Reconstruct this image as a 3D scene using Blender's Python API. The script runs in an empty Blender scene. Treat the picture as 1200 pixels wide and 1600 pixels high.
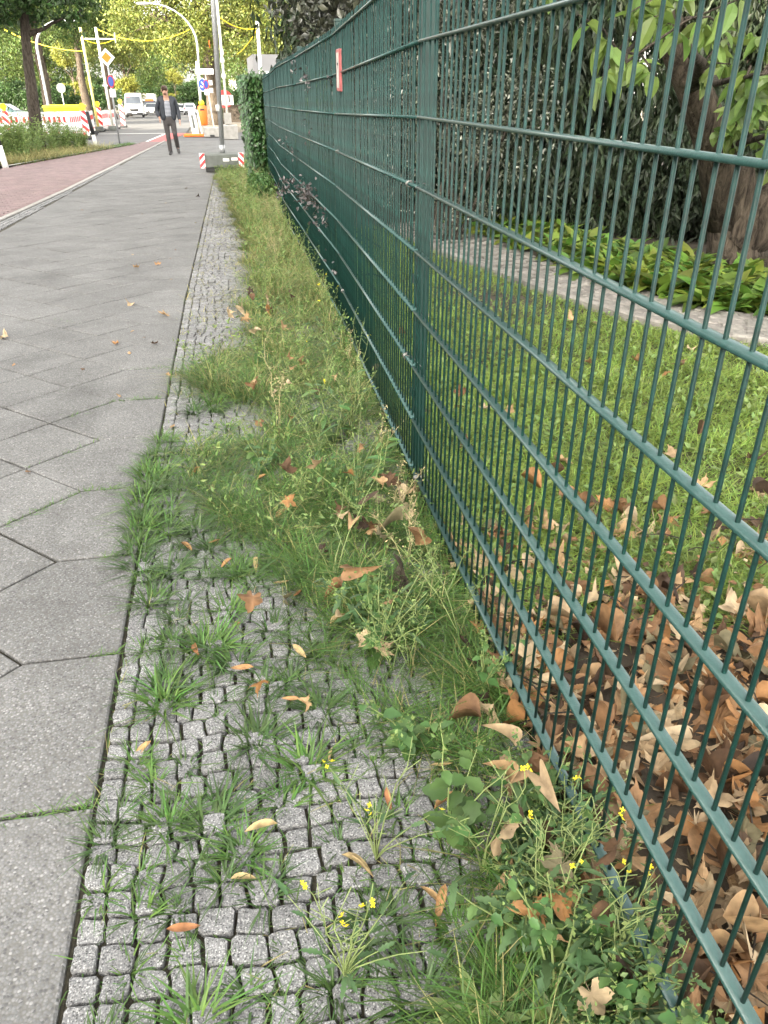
import bpy, bmesh, math, random
import numpy as np
from mathutils import Vector, Matrix

random.seed(11)
rng = np.random.default_rng(11)
sc = bpy.context.scene
COL = sc.collection
R = math.radians

# ------------------------------------------------------------------ camera
cam = bpy.data.cameras.new('camera')
cam.lens = 27.0; cam.sensor_width = 36.0; cam.sensor_fit = 'AUTO'
cam.clip_start = 0.05; cam.clip_end = 1500
cam_ob = bpy.data.objects.new('camera', cam); COL.objects.link(cam_ob)
cam_ob.location = (0, 0, 1.38)
cam_ob.rotation_euler = (R(90 - 29.36), 0, R(-10.57))
sc.camera = cam_ob

# ------------------------------------------------------------------ world, sun, exposure
SUN_EL = 23.5
SUN_AZ = 222.0          # clockwise from +Y, where the sun stands
w = bpy.data.worlds.new('World'); sc.world = w; w.use_nodes = True
nt = w.node_tree; nt.nodes.clear()
o_ = nt.nodes.new('ShaderNodeOutputWorld'); bg = nt.nodes.new('ShaderNodeBackground')
sky = nt.nodes.new('ShaderNodeTexSky'); sky.sky_type = 'NISHITA'; sky.sun_disc = False
sky.sun_elevation = R(SUN_EL); sky.sun_rotation = R(SUN_AZ)
sky.air_density = 1.0; sky.dust_density = 2.5; sky.ozone_density = 1.0
bw = nt.nodes.new('ShaderNodeRGBToBW'); nt.links.new(sky.outputs[0], bw.inputs[0])
gain = nt.nodes.new('ShaderNodeVectorMath'); gain.operation = 'SCALE'
gain.inputs[0].default_value = (1.13, 1.07, .965)
nt.links.new(bw.outputs[0], gain.inputs[3])
tc = nt.nodes.new('ShaderNodeTexCoord'); ns = nt.nodes.new('ShaderNodeTexNoise')
ns.inputs['Scale'].default_value = 2.2; ns.inputs['Detail'].default_value = 6
nt.links.new(tc.outputs['Generated'], ns.inputs['Vector'])
mr = nt.nodes.new('ShaderNodeMapRange'); mr.inputs[1].default_value = .35; mr.inputs[2].default_value = .6
mr.inputs[3].default_value = .74; mr.inputs[4].default_value = .95
nt.links.new(ns.outputs[0], mr.inputs[0])
mx = nt.nodes.new('ShaderNodeMix'); mx.data_type = 'RGBA'
nt.links.new(mr.outputs[0], mx.inputs[0]); nt.links.new(sky.outputs[0], mx.inputs[6]); nt.links.new(gain.outputs[0], mx.inputs[7])
nt.links.new(mx.outputs[2], bg.inputs[0]); bg.inputs[1].default_value = 0.15
nt.links.new(bg.outputs[0], o_.inputs[0])

sl = bpy.data.lights.new('sun', 'SUN'); sl.energy = 2.2; sl.angle = R(0.53); sl.color = (1, .88, .68)
so = bpy.data.objects.new('sun', sl); COL.objects.link(so)
_d = Vector((-math.sin(R(SUN_AZ)) * math.cos(R(SUN_EL)), -math.cos(R(SUN_AZ)) * math.cos(R(SUN_EL)), -math.sin(R(SUN_EL))))
so.rotation_euler = _d.to_track_quat('-Z', 'Y').to_euler(); so.location = (-30, -30, 40)

vs = sc.view_settings
vs.view_transform = 'Standard'; vs.look = 'None'; vs.gamma = 1; vs.use_curve_mapping = False
vs.exposure = 3.35

# ------------------------------------------------------------------ helpers
def gz(y):
    "height of the ground: level by the camera, then falling gently along the street"
    return -0.024 * max(0.0, y - 2.5)

def gza(y):
    return -0.024 * np.maximum(0.0, y - 2.5)

def link(o, parent=None):
    COL.objects.link(o)
    if parent is not None: o.parent = parent
    return o

def tag(o, label=None, cat=None, group=None, kind=None):
    if label: o['label'] = label
    if cat: o['category'] = cat
    if group: o['group'] = group
    if kind: o['kind'] = kind
    return o

def empty(name, loc=(0, 0, 0), rz=0, label=None, cat=None, group=None):
    o = bpy.data.objects.new(name, None); o.empty_display_size = .1
    link(o); o.location = loc; o.rotation_euler = (0, 0, rz)
    return tag(o, label, cat, group)

def ob(name, me, mat=None, parent=None, loc=None, rot=None, scale=None, smooth=False):
    if mat is not None and not me.materials: me.materials.append(mat)
    o = bpy.data.objects.new(name, me); link(o, parent)
    if loc is not None: o.location = loc
    if rot is not None: o.rotation_euler = rot
    if scale is not None: o.scale = (scale,) * 3 if isinstance(scale, (int, float)) else scale
    if smooth: me.polygons.foreach_set('use_smooth', [True] * len(me.polygons))
    return o

def npmesh(name, V, F):
    "mesh from a vertex array and a (n,3) or (n,4) face array"
    V = np.asarray(V, np.float32).reshape(-1, 3); F = np.asarray(F, np.int32)
    me = bpy.data.meshes.new(name)
    n, k = F.shape
    me.vertices.add(len(V)); me.vertices.foreach_set('co', V.ravel())
    me.loops.add(n * k); me.loops.foreach_set('vertex_index', F.ravel())
    me.polygons.add(n)
    me.polygons.foreach_set('loop_start', np.arange(0, n * k, k, dtype=np.int32))
    me.update(calc_edges=True)
    return me

def pymesh(name, V, F):
    me = bpy.data.meshes.new(name); me.from_pydata([tuple(v) for v in V], [], F); me.update(); return me

class B:
    "collects shapes, then becomes one mesh"
    def __init__(s): s.V = []; s.F = []
    def add(s, V, F):
        o = len(s.V); s.V += [tuple(v) for v in V]; s.F += [tuple(i + o for i in f) for f in F]; return s
    def box(s, c, d, rz=0, rx=0, ry=0, taper=1.0):
        hx, hy, hz = d[0] / 2, d[1] / 2, d[2] / 2
        m = Matrix.Rotation(rz, 3, 'Z') @ Matrix.Rotation(ry, 3, 'Y') @ Matrix.Rotation(rx, 3, 'X')
        V = []
        for z in (-hz, hz):
            k = taper if z > 0 else 1
            for x, y in ((-hx, -hy), (hx, -hy), (hx, hy), (-hx, hy)): V.append(Vector(c) + m @ Vector((x * k, y * k, z)))
        return s.add(V, [(3, 2, 1, 0), (4, 5, 6, 7), (0, 1, 5, 4), (1, 2, 6, 5), (2, 3, 7, 6), (3, 0, 4, 7)])
    def bbox(s, c, d, b=.01, rz=0):
        "box with its edges bevelled"
        m = Matrix.Rotation(rz, 3, 'Z'); hx, hy, hz = d[0] / 2, d[1] / 2, d[2] / 2; V = []
        for z, i in ((-hz, b), (-hz + b, 0), (hz - b, 0), (hz, b)):
            x, y = hx - i, hy - i
            for px, py in ((-x + b, -y), (x - b, -y), (x, -y + b), (x, y - b), (x - b, y), (-x + b, y), (-x, y - b), (-x, -y + b)):
                V.append(Vector(c) + m @ Vector((px, py, z)))
        F = [tuple(range(7, -1, -1)), tuple(range(24, 32))]
        for r in range(3):
            for k in range(8): F.append((r * 8 + k, r * 8 + (k + 1) % 8, r * 8 + 8 + (k + 1) % 8, r * 8 + 8 + k))
        return s.add(V, F)
    def tube(s, P, rad, n=8, cap=True, jit=0):
        P = [Vector(p) for p in P]
        if isinstance(rad, (int, float)): rad = [rad] * len(P)
        V = []; a = None
        for i, p in enumerate(P):
            t = (P[min(i + 1, len(P) - 1)] - P[max(i - 1, 0)]).normalized()
            if a is None: a = t.orthogonal().normalized()
            a = (a - t * a.dot(t)).normalized(); b = t.cross(a)
            for k in range(n):
                th = 2 * math.pi * k / n; r = rad[i] * (1 + (random.uniform(-jit, jit) if jit else 0))
                V.append(p + a * math.cos(th) * r + b * math.sin(th) * r)
        F = []
        for i in range(len(P) - 1):
            for k in range(n): F.append((i * n + k, i * n + (k + 1) % n, i * n + n + (k + 1) % n, i * n + n + k))
        if cap: F += [tuple(range(n - 1, -1, -1)), tuple(range(len(P) * n - n, len(P) * n))]
        return s.add(V, F)
    def disc(s, c, r, ax, th=.01, n=20, ry=None):
        "flat round plate, its axis along ax"
        ax = Vector(ax).normalized(); a = ax.orthogonal().normalized()
        if abs(ax.z) < .9: a = Vector((0, 0, 1))
        b = ax.cross(a); ry = ry or r; V = []
        for e in (-th / 2, th / 2):
            for k in range(n): V.append(Vector(c) + ax * e + a * ry * math.cos(2 * math.pi * k / n) + b * r * math.sin(2 * math.pi * k / n))
        F = [tuple(range(n - 1, -1, -1)), tuple(range(n, 2 * n))] + [(k, (k + 1) % n, n + (k + 1) % n, n + k) for k in range(n)]
        return s.add(V, F)
    def ball(s, c, r, n=10, m=7):
        r = (r, r, r) if isinstance(r, (int, float)) else r; V = []; F = []
        for i in range(m + 1):
            ph = math.pi * i / m
            for k in range(n): V.append((c[0] + r[0] * math.sin(ph) * math.cos(2 * math.pi * k / n), c[1] + r[1] * math.sin(ph) * math.sin(2 * math.pi * k / n), c[2] + r[2] * math.cos(ph)))
        for i in range(m):
            for k in range(n): F.append((i * n + k, i * n + n + k, i * n + n + (k + 1) % n, i * n + (k + 1) % n))
        return s.add(V, F)
    def prism(s, prof, x0, x1, axis='x', top=1.0, zref=0, zt=1):
        "profile in (y,z) swept along x; narrowed by 'top' above zref"
        V = []
        for x in (x0, x1):
            for y, z in prof:
                k = 1 - (1 - top) * min(1, max(0, (z - zref) / (zt - zref)))
                V.append((x * k, y, z))
        n = len(prof)
        F = [tuple(range(n)), tuple(range(2 * n - 1, n - 1, -1))] + [(n + k, n + (k + 1) % n, (k + 1) % n, k) for k in range(n)]
        return s.add(V, F)
    def mesh(s, name): return pymesh(name, s.V, s.F)
    def build(s, name, mat, parent=None, loc=None, rot=None, smooth=False, bevel=0):
        me = s.mesh(name)
        if bevel:
            bm = bmesh.new(); bm.from_mesh(me)
            bmesh.ops.bevel(bm, geom=bm.edges[:], offset=bevel, segments=2, affect='EDGES', clamp_overlap=True)
            bm.to_mesh(me); bm.free()
        return ob(name, me, mat, parent, loc, rot, smooth=smooth)

def children_of(o): return [c for c in o.children]

def copy_tree(o, parent=None):
    c = o.copy(); COL.objects.link(c); c.parent = parent
    for ch in children_of(o): copy_tree(ch, c)
    return c

# ------------------------------------------------------------------ materials
def mat(name, col, rough=.7, var=.15, scale=12., detail=4, bump=0., bscale=None, metal=0., spec=.5, rand=0., hue=0., trans=0., col2=None, coat=0., emis=None):
    m = bpy.data.materials.new(name); m.use_nodes = True; t = m.node_tree; N = t.nodes; L = t.links
    p = N['Principled BSDF']; out = N['Material Output']
    p.inputs['Roughness'].default_value = rough; p.inputs['Metallic'].default_value = metal
    p.inputs['Specular IOR Level'].default_value = spec
    if coat: p.inputs['Coat Weight'].default_value = coat; p.inputs['Coat Roughness'].default_value = .25
    c = tuple(col) + (1,)
    geo = N.new('ShaderNodeNewGeometry'); oi = N.new('ShaderNodeObjectInfo'); tcn = N.new('ShaderNodeTexCoord')
    nz = N.new('ShaderNodeTexNoise'); nz.inputs['Scale'].default_value = scale; nz.inputs['Detail'].default_value = detail
    L.new(tcn.outputs['Object'], nz.inputs['Vector'])
    mxn = N.new('ShaderNodeMix'); mxn.data_type = 'RGBA'
    rmp = N.new('ShaderNodeMapRange'); rmp.inputs[1].default_value = .3; rmp.inputs[2].default_value = .7
    L.new(nz.outputs[0], rmp.inputs[0]); L.new(rmp.outputs[0], mxn.inputs[0])
    if col2 is None:
        mxn.inputs[6].default_value = tuple(x * (1 - var) for x in col) + (1,)
        mxn.inputs[7].default_value = tuple(min(1, x * (1 + var)) for x in col) + (1,)
    else:
        mxn.inputs[6].default_value = c; mxn.inputs[7].default_value = tuple(col2) + (1,)
    src = mxn.outputs[2]
    if rand or hue:
        ad = N.new('ShaderNodeMath'); ad.operation = 'ADD'
        L.new(oi.outputs['Random'], ad.inputs[0]); L.new(geo.outputs['Random Per Island'], ad.inputs[1])
        fr = N.new('ShaderNodeMath'); fr.operation = 'FRACT'; L.new(ad.outputs[0], fr.inputs[0])
        wn = N.new('ShaderNodeTexWhiteNoise'); wn.noise_dimensions = '1D'; L.new(fr.outputs[0], wn.inputs['W'])
        hs = N.new('ShaderNodeHueSaturation')
        h = N.new('ShaderNodeMapRange'); h.inputs[3].default_value = .5 - hue; h.inputs[4].default_value = .5 + hue
        L.new(wn.outputs['Value'], h.inputs[0]); L.new(h.outputs[0], hs.inputs['Hue'])
        v = N.new('ShaderNodeMapRange'); v.inputs[3].default_value = 1 - rand; v.inputs[4].default_value = 1 + rand
        L.new(fr.outputs[0], v.inputs[0]); L.new(v.outputs[0], hs.inputs['Value'])
        L.new(src, hs.inputs['Color']); src = hs.outputs[0]
    L.new(src, p.inputs['Base Color'])
    if bump:
        bz = N.new('ShaderNodeTexNoise'); bz.inputs['Scale'].default_value = bscale or scale * 3; bz.inputs['Detail'].default_value = 5
        L.new(tcn.outputs['Object'], bz.inputs['Vector'])
        bn = N.new('ShaderNodeBump'); bn.inputs['Strength'].default_value = bump; bn.inputs['Distance'].default_value = .01
        L.new(bz.outputs[0], bn.inputs['Height']); L.new(bn.outputs[0], p.inputs['Normal'])
    if trans:
        tr = N.new('ShaderNodeBsdfTranslucent'); L.new(src, tr.inputs['Color'])
        ms = N.new('ShaderNodeMixShader'); ms.inputs[0].default_value = trans
        L.new(p.outputs[0], ms.inputs[1]); L.new(tr.outputs[0], ms.inputs[2]); L.new(ms.outputs[0], out.inputs['Surface'])
    if emis:
        p.inputs['Emission Color'].default_value = tuple(emis[:3]) + (1,); p.inputs['Emission Strength'].default_value = emis[3]
    return m

def speckle(name, base, chips, scale, rough=.8, bump=.4, rand=.12, blotch=.12, world=True, gapcol=None, gum=False):
    "stone or exposed aggregate: small chips of several greys, soft blotches, fine relief"
    m = bpy.data.materials.new(name); m.use_nodes = True; t = m.node_tree; N = t.nodes; L = t.links
    p = N['Principled BSDF']; p.inputs['Roughness'].default_value = rough; p.inputs['Specular IOR Level'].default_value = .35
    tcn = N.new('ShaderNodeTexCoord'); geo = N.new('ShaderNodeNewGeometry'); oi = N.new('ShaderNodeObjectInfo')
    src = geo.outputs['Position'] if world else tcn.outputs['Object']
    vo = N.new('ShaderNodeTexVoronoi'); vo.inputs['Scale'].default_value = scale; vo.inputs['Randomness'].default_value = 1
    L.new(src, vo.inputs['Vector'])
    sep = N.new('ShaderNodeSeparateColor'); L.new(vo.outputs['Color'], sep.inputs[0])
    cr = N.new('ShaderNodeValToRGB'); cr.color_ramp.interpolation = 'CONSTANT'
    e = cr.color_ramp.elements
    while len(e) < len(chips): e.new(.5)
    for i, (pos, c) in enumerate(chips): e[i].position = pos; e[i].color = tuple(c) + (1,)
    L.new(sep.outputs[0], cr.inputs[0])
    # gaps between chips
    mr = N.new('ShaderNodeMapRange'); mr.inputs[1].default_value = .35; mr.inputs[2].default_value = .75
    L.new(vo.outputs['Distance'], mr.inputs[0])
    mx = N.new('ShaderNodeMix'); mx.data_type = 'RGBA'; L.new(mr.outputs[0], mx.inputs[0]); L.new(cr.outputs[0], mx.inputs[6])
    mx.inputs[7].default_value = tuple(gapcol or base) + (1,)
    nz = N.new('ShaderNodeTexNoise'); nz.inputs['Scale'].default_value = 2.3; nz.inputs['Detail'].default_value = 8; nz.inputs['Roughness'].default_value = .65
    L.new(src, nz.inputs['Vector'])
    v1 = N.new('ShaderNodeMapRange'); v1.inputs[1].default_value = .3; v1.inputs[2].default_value = .7
    v1.inputs[3].default_value = 1 - blotch; v1.inputs[4].default_value = 1 + blotch; L.new(nz.outputs[0], v1.inputs[0])
    ad = N.new('ShaderNodeMath'); ad.operation = 'ADD'; L.new(oi.outputs['Random'], ad.inputs[0]); L.new(geo.outputs['Random Per Island'], ad.inputs[1])
    fr = N.new('ShaderNodeMath'); fr.operation = 'FRACT'; L.new(ad.outputs[0], fr.inputs[0])
    v2 = N.new('ShaderNodeMapRange'); v2.inputs[3].default_value = 1 - rand; v2.inputs[4].default_value = 1 + rand; L.new(fr.outputs[0], v2.inputs[0])
    mu = N.new('ShaderNodeMath'); mu.operation = 'MULTIPLY'; L.new(v1.outputs[0], mu.inputs[0]); L.new(v2.outputs[0], mu.inputs[1])
    sc_ = N.new('ShaderNodeVectorMath'); sc_.operation = 'SCALE'; L.new(mx.outputs[2], sc_.inputs[0]); L.new(mu.outputs[0], sc_.inputs[3])
    L.new(sc_.outputs[0], p.inputs['Base Color'])
    if gum:
        gv = N.new('ShaderNodeTexVoronoi'); gv.inputs['Scale'].default_value = 3.4; L.new(src, gv.inputs['Vector'])
        gs = N.new('ShaderNodeSeparateColor'); L.new(gv.outputs['Color'], gs.inputs[0])
        th = N.new('ShaderNodeMath'); th.operation = 'MULTIPLY'; th.inputs[1].default_value = .085; L.new(gs.outputs[1], th.inputs[0])
        lt = N.new('ShaderNodeMath'); lt.operation = 'LESS_THAN'; L.new(gv.outputs['Distance'], lt.inputs[0]); L.new(th.outputs[0], lt.inputs[1])
        gr = N.new('ShaderNodeMapRange'); gr.inputs[3].default_value = .55; gr.inputs[4].default_value = 1.25; L.new(gs.outputs[2], gr.inputs[0])
        gm = N.new('ShaderNodeMix'); gm.data_type = 'FLOAT'; gm.inputs[2].default_value = 1; L.new(lt.outputs[0], gm.inputs[0]); L.new(gr.outputs[0], gm.inputs[3])
        st = N.new('ShaderNodeTexNoise'); st.inputs['Scale'].default_value = .8; st.inputs['Detail'].default_value = 9; st.inputs['Roughness'].default_value = .7; st.inputs['Distortion'].default_value = 1.2; L.new(src, st.inputs['Vector'])
        sm_ = N.new('ShaderNodeMapRange'); sm_.inputs[1].default_value = .52; sm_.inputs[2].default_value = .68; sm_.inputs[3].default_value = 1.0; sm_.inputs[4].default_value = .74; L.new(st.outputs[0], sm_.inputs[0])
        m2 = N.new('ShaderNodeMath'); m2.operation = 'MULTIPLY'; L.new(gm.outputs[0], m2.inputs[0]); L.new(sm_.outputs[0], m2.inputs[1])
        s2 = N.new('ShaderNodeVectorMath'); s2.operation = 'SCALE'; L.new(sc_.outputs[0], s2.inputs[0]); L.new(m2.outputs[0], s2.inputs[3]); L.new(s2.outputs[0], p.inputs['Base Color'])
    bn = N.new('ShaderNodeBump'); bn.inputs['Strength'].default_value = bump; bn.inputs['Distance'].default_value = .002
    iv = N.new('ShaderNodeMath'); iv.operation = 'SUBTRACT'; iv.inputs[0].default_value = 1; L.new(vo.outputs['Distance'], iv.inputs[1])
    L.new(iv.outputs[0], bn.inputs['Height']); L.new(bn.outputs[0], p.inputs['Normal'])
    return m

def rampmat(name, cols, rough=.75, trans=.15, scale=30, spec=.3, dark=.55):
    "one of several colours by chance per object or island (dry leaves, flowers), with veins of noise"
    m = bpy.data.materials.new(name); m.use_nodes = True; t = m.node_tree; N = t.nodes; L = t.links
    p = N['Principled BSDF']; out = N['Material Output']; p.inputs['Roughness'].default_value = rough; p.inputs['Specular IOR Level'].default_value = spec
    geo = N.new('ShaderNodeNewGeometry'); oi = N.new('ShaderNodeObjectInfo'); tcn = N.new('ShaderNodeTexCoord')
    ad = N.new('ShaderNodeMath'); ad.operation = 'ADD'; L.new(oi.outputs['Random'], ad.inputs[0]); L.new(geo.outputs['Random Per Island'], ad.inputs[1])
    fr = N.new('ShaderNodeMath'); fr.operation = 'FRACT'; L.new(ad.outputs[0], fr.inputs[0])
    cr = N.new('ShaderNodeValToRGB'); e = cr.color_ramp.elements
    while len(e) < len(cols): e.new(.5)
    cr.color_ramp.interpolation = 'CONSTANT'
    for i, c in enumerate(cols): e[i].position = i / len(cols); e[i].color = tuple(c) + (1,)
    L.new(fr.outputs[0], cr.inputs[0])
    nz = N.new('ShaderNodeTexNoise'); nz.inputs['Scale'].default_value = scale; nz.inputs['Detail'].default_value = 6
    L.new(geo.outputs['Position'], nz.inputs['Vector'])
    mr = N.new('ShaderNodeMapRange'); mr.inputs[1].default_value = .3; mr.inputs[2].default_value = .65; mr.inputs[3].default_value = dark; mr.inputs[4].default_value = 1.12
    L.new(nz.outputs[0], mr.inputs[0])
    s = N.new('ShaderNodeVectorMath'); s.operation = 'SCALE'; L.new(cr.outputs[0], s.inputs[0]); L.new(mr.outputs[0], s.inputs[3])
    L.new(s.outputs[0], p.inputs['Base Color'])
    if trans:
        tr = N.new('ShaderNodeBsdfTranslucent'); L.new(s.outputs[0], tr.inputs['Color'])
        ms = N.new('ShaderNodeMixShader'); ms.inputs[0].default_value = trans
        L.new(p.outputs[0], ms.inputs[1]); L.new(tr.outputs[0], ms.inputs[2]); L.new(ms.outputs[0], out.inputs['Surface'])
    return m

K = {}
K['slab'] = speckle('exposed aggregate concrete', (.13, .127, .12), [(0, (.093, .094, .095)), (.14, (.143, .144, .145)), (.45, (.168, .169, .17)), (.72, (.2, .201, .201)), (.93, (.27, .27, .268))], 165, rough=.85, bump=.6, rand=.06, blotch=.2, gum=True)
K['granite'] = speckle('grey granite', (.15, .152, .156), [(0, (.05, .05, .05)), (.16, (.15, .15, .149)), (.42, (.235, .235, .234)), (.7, (.32, .32, .316)), (.93, (.43, .43, .42))], 330, rough=.75, bump=.35, rand=.17, blotch=.22)
K['joint'] = mat('mossy joint soil', (.042, .037, .024), .95, .4, 60, bump=.5)
K['soil'] = mat('soil', (.05, .039, .027), .95, .4, 14, bump=.6, bscale=90)
K['asphalt'] = mat('asphalt', (.105, .105, .108), .85, .14, 1.1, 8, bump=.3, bscale=220)
K['gravel'] = mat('grey brown ground', (.16, .14, .11), .95, .25, 5, 8, bump=.5, bscale=100)
K['brickred'] = mat('red paving brick', (.185, .13, .128), .85, .18, 9, 6, bump=.25, bscale=150, rand=.16, hue=.012)
K['brickpink'] = mat('weathered grey brown brick', (.185, .172, .155), .9, .22, 25, 6, bump=.4, bscale=120, rand=.22, hue=.012)
K['redlane'] = mat('red coated lane', (.42, .1, .1), .8, .12, 3, 6)
K['whiteline'] = mat('white road paint', (.72, .72, .7), .7, .1, 9)
K['kerb'] = mat('pale kerb concrete', (.29, .28, .26), .85, .16, 7, 6, bump=.3, bscale=140, rand=.08)
K['green_paint'] = mat('green powder coat', (.005, .03, .0255), .5, .4, 30, 6, spec=.3, bump=.06, bscale=300)
K['rail_paint'] = mat('green powder coat with dust and sky sheen', (.009, .05, .043), .42, .3, 60, 6, spec=.4, bump=.15, bscale=260, col2=(.02, .06, .055))
K['post_paint'] = mat('green post coat', (.006, .034, .029), .45, .15, 15)
K['wire'] = mat('dull binding wire', (.16, .16, .15), .45, .2, 50, metal=.6)
K['leaf_dry'] = rampmat('dry leaf', [(.31, .18, .09), (.45, .33, .2), (.11, .062, .034), (.4, .265, .14), (.2, .11, .055), (.5, .39, .25), (.05, .032, .022), (.3, .21, .12), (.16, .14, .08), (.43, .28, .15), (.34, .175, .07), (.47, .36, .22), (.25, .14, .07), (.08, .05, .03)], .7, .18, 34)
K['bract'] = rampmat('tan bract', [(.46, .30, .14), (.42, .24, .11), (.36, .17, .08), (.52, .39, .2)], .75, .2, 60)
K['grass'] = mat('grass', (.08, .16, .032), .55, .2, 3, rand=.45, hue=.022, trans=.18, spec=.4)
K['grass_dry'] = mat('yellowing grass', (.3, .28, .11), .65, .25, 3, rand=.35, hue=.02, trans=.25)
K['grass_dark'] = mat('dark grass', (.05, .10, .024), .5, .2, 3, rand=.35, hue=.02, trans=.12, spec=.45)
K['lawn'] = mat('lawn grass', (.17, .25, .045), .55, .25, 2, rand=.45, hue=.025, trans=.25)
K['weed'] = mat('weed leaf', (.07, .145, .038), .5, .18, 25, rand=.25, hue=.02, trans=.25, spec=.45)
K['weed_pale'] = mat('pale weed leaf', (.155, .225, .065), .55, .18, 25, rand=.3, hue=.02, trans=.3)
K['weed_blue'] = mat('blue green weed leaf', (.06, .12, .042), .55, .18, 25, rand=.25, hue=.015, trans=.2)
K['stem'] = mat('weed stem', (.17, .22, .075), .6, .2, 20, rand=.2)
K['stem_dry'] = mat('dry stem', (.34, .29, .15), .7, .2, 20, rand=.2)
K['petal'] = mat('yellow petal', (.78, .66, .03), .55, .08, 30, rand=.08, trans=.3)
def barkmat(name, c0, c1, sc_):
    "furrowed bark: noise stretched along the trunk, deep relief"
    m = bpy.data.materials.new(name); m.use_nodes = True; t = m.node_tree; N = t.nodes; L = t.links
    p = N['Principled BSDF']; p.inputs['Roughness'].default_value = .92; p.inputs['Specular IOR Level'].default_value = .2
    tcn = N.new('ShaderNodeTexCoord'); mp = N.new('ShaderNodeMapping'); mp.inputs['Scale'].default_value = (1, 1, .22); L.new(tcn.outputs['Object'], mp.inputs[0])
    nz = N.new('ShaderNodeTexNoise'); nz.inputs['Scale'].default_value = sc_; nz.inputs['Detail'].default_value = 9; nz.inputs['Roughness'].default_value = .68; nz.inputs['Distortion'].default_value = .6
    L.new(mp.outputs[0], nz.inputs['Vector'])
    cr = N.new('ShaderNodeValToRGB'); e = cr.color_ramp.elements; e[0].position = .36; e[0].color = tuple(c0) + (1,); e[1].position = .62; e[1].color = tuple(c1) + (1,)
    L.new(nz.outputs[0], cr.inputs[0]); L.new(cr.outputs[0], p.inputs['Base Color'])
    bn = N.new('ShaderNodeBump'); bn.inputs['Strength'].default_value = 1; bn.inputs['Distance'].default_value = .05; L.new(nz.outputs[0], bn.inputs['Height']); L.new(bn.outputs[0], p.inputs['Normal'])
    return m
K['bark'] = barkmat('bark', (.022, .017, .013), (.13, .105, .08), 24)
K['bark_dark'] = barkmat('dark bark', (.018, .015, .012), (.085, .07, .056), 26)
K['lf_dark'] = mat('dark tree leaf', (.035, .075, .018), .5, .2, 1.5, rand=.45, hue=.02, trans=.3)
K['lf_mid'] = mat('green tree leaf', (.085, .13, .028), .55, .2, .8, rand=.4, hue=.03, trans=.35)
K['lf_yel'] = mat('yellow green tree leaf', (.135, .16, .032), .55, .25, .5, rand=.4, hue=.03, trans=.4)
K['lf_gold'] = mat('golden tree leaf', (.2, .21, .035), .55, .2, .5, rand=.3, hue=.02, trans=.4)
K['lf_ever'] = mat('evergreen needle spray', (.02, .034, .013), .6, .35, 1.5, rand=.5, hue=.03, trans=.12)
K['lf_silver'] = mat('glossy small leaf', (.085, .095, .065), .3, .3, 4, rand=.5, hue=.02, trans=.1, spec=.9)
K['lf_magn'] = mat('magnolia leaf', (.135, .21, .05), .42, .18, 12, rand=.3, hue=.02, trans=.42, spec=.55)
K['lf_ivy'] = mat('ivy leaf', (.042, .095, .03), .35, .2, 6, rand=.45, hue=.02, trans=.15, spec=.6)
K['lf_grey'] = mat('grey green leaf', (.055, .06, .04), .35, .3, 6, rand=.6, hue=.03, trans=.15, spec=.8)
K['lf_purple'] = mat('purple shrub leaf', (.06, .05, .05), .3, .3, 12, rand=.6, hue=.03, trans=.1, spec=.8)
K['lf_hosta'] = mat('broad bed leaf', (.11, .175, .026), .45, .3, 8, rand=.5, hue=.045, trans=.3)
K['white'] = mat('white plastic', (.8, .8, .79), .5, .04, 6)
K['red'] = mat('red reflective', (.55, .035, .04), .45, .08, 10)
K['yellow'] = mat('yellow plastic', (.8, .6, .02), .45, .06, 10)
K['amber'] = mat('amber lamp lens', (.85, .5, .02), .25, .05, 10)
K['orange'] = mat('orange plastic', (.78, .17, .02), .5, .06, 10)
K['steel'] = mat('galvanised steel', (.36, .37, .38), .5, .12, 20, metal=.5)
K['pale_pole'] = mat('pale painted pole', (.62, .61, .54), .5, .08, 12)
K['yellow_pole'] = mat('yellow wrapped pole', (.72, .64, .25), .55, .1, 8)
K['concrete'] = mat('grey concrete', (.115, .125, .115), .9, .2, 9, 6, bump=.4, bscale=90)
K['black'] = mat('black rubber', (.018, .018, .02), .6, .2, 20)
K['blue'] = mat('blue sign sheet', (.02, .07, .35), .4, .06, 10)
K['glass'] = mat('window glass', (.05, .06, .075), .08, .1, 3, spec=.8)
K['carwhite'] = mat('white car paint', (.72, .73, .74), .3, .03, 3, coat=.5)
K['cargrey'] = mat('silver car paint', (.4, .42, .45), .3, .04, 3, coat=.5)
K['carteal'] = mat('teal car paint', (.07, .14, .15), .3, .05, 3, coat=.5)
K['lamp'] = mat('headlamp', (.75, .75, .72), .15, .03, 5, spec=.8)
K['skin'] = mat('skin', (.36, .205, .145), .55, .06, 30)
K['hair'] = mat('brown hair', (.055, .032, .02), .6, .3, 60)
K['jacket'] = mat('dark navy jacket', (.014, .018, .026), .65, .3, 18, bump=.4, bscale=25)
K['trousers'] = mat('dark grey trousers', (.04, .036, .036), .85, .25, 14, bump=.4, bscale=22)
K['shoe'] = mat('dark shoe', (.025, .024, .024), .5, .2, 20)
K['plaster'] = mat('pale plaster', (.5, .47, .42), .9, .1, .6, 6)
K['plaster_grey'] = mat('grey plaster', (.17, .17, .175), .9, .1, .6, 6)
K['rooftile'] = mat('roof', (.16, .08, .06), .85, .2, 3)
K['sign_orange'] = mat('sign orange', (.8, .27, .02), .45, .05, 10)
K['faded_red'] = mat('faded red frame', (.3, .075, .075), .6, .2, 30)
K['off_white'] = mat('weathered off white', (.42, .4, .37), .6, .15, 30)
K['lips'] = mat('lips', (.3, .12, .1), .5, .06, 30)

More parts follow.
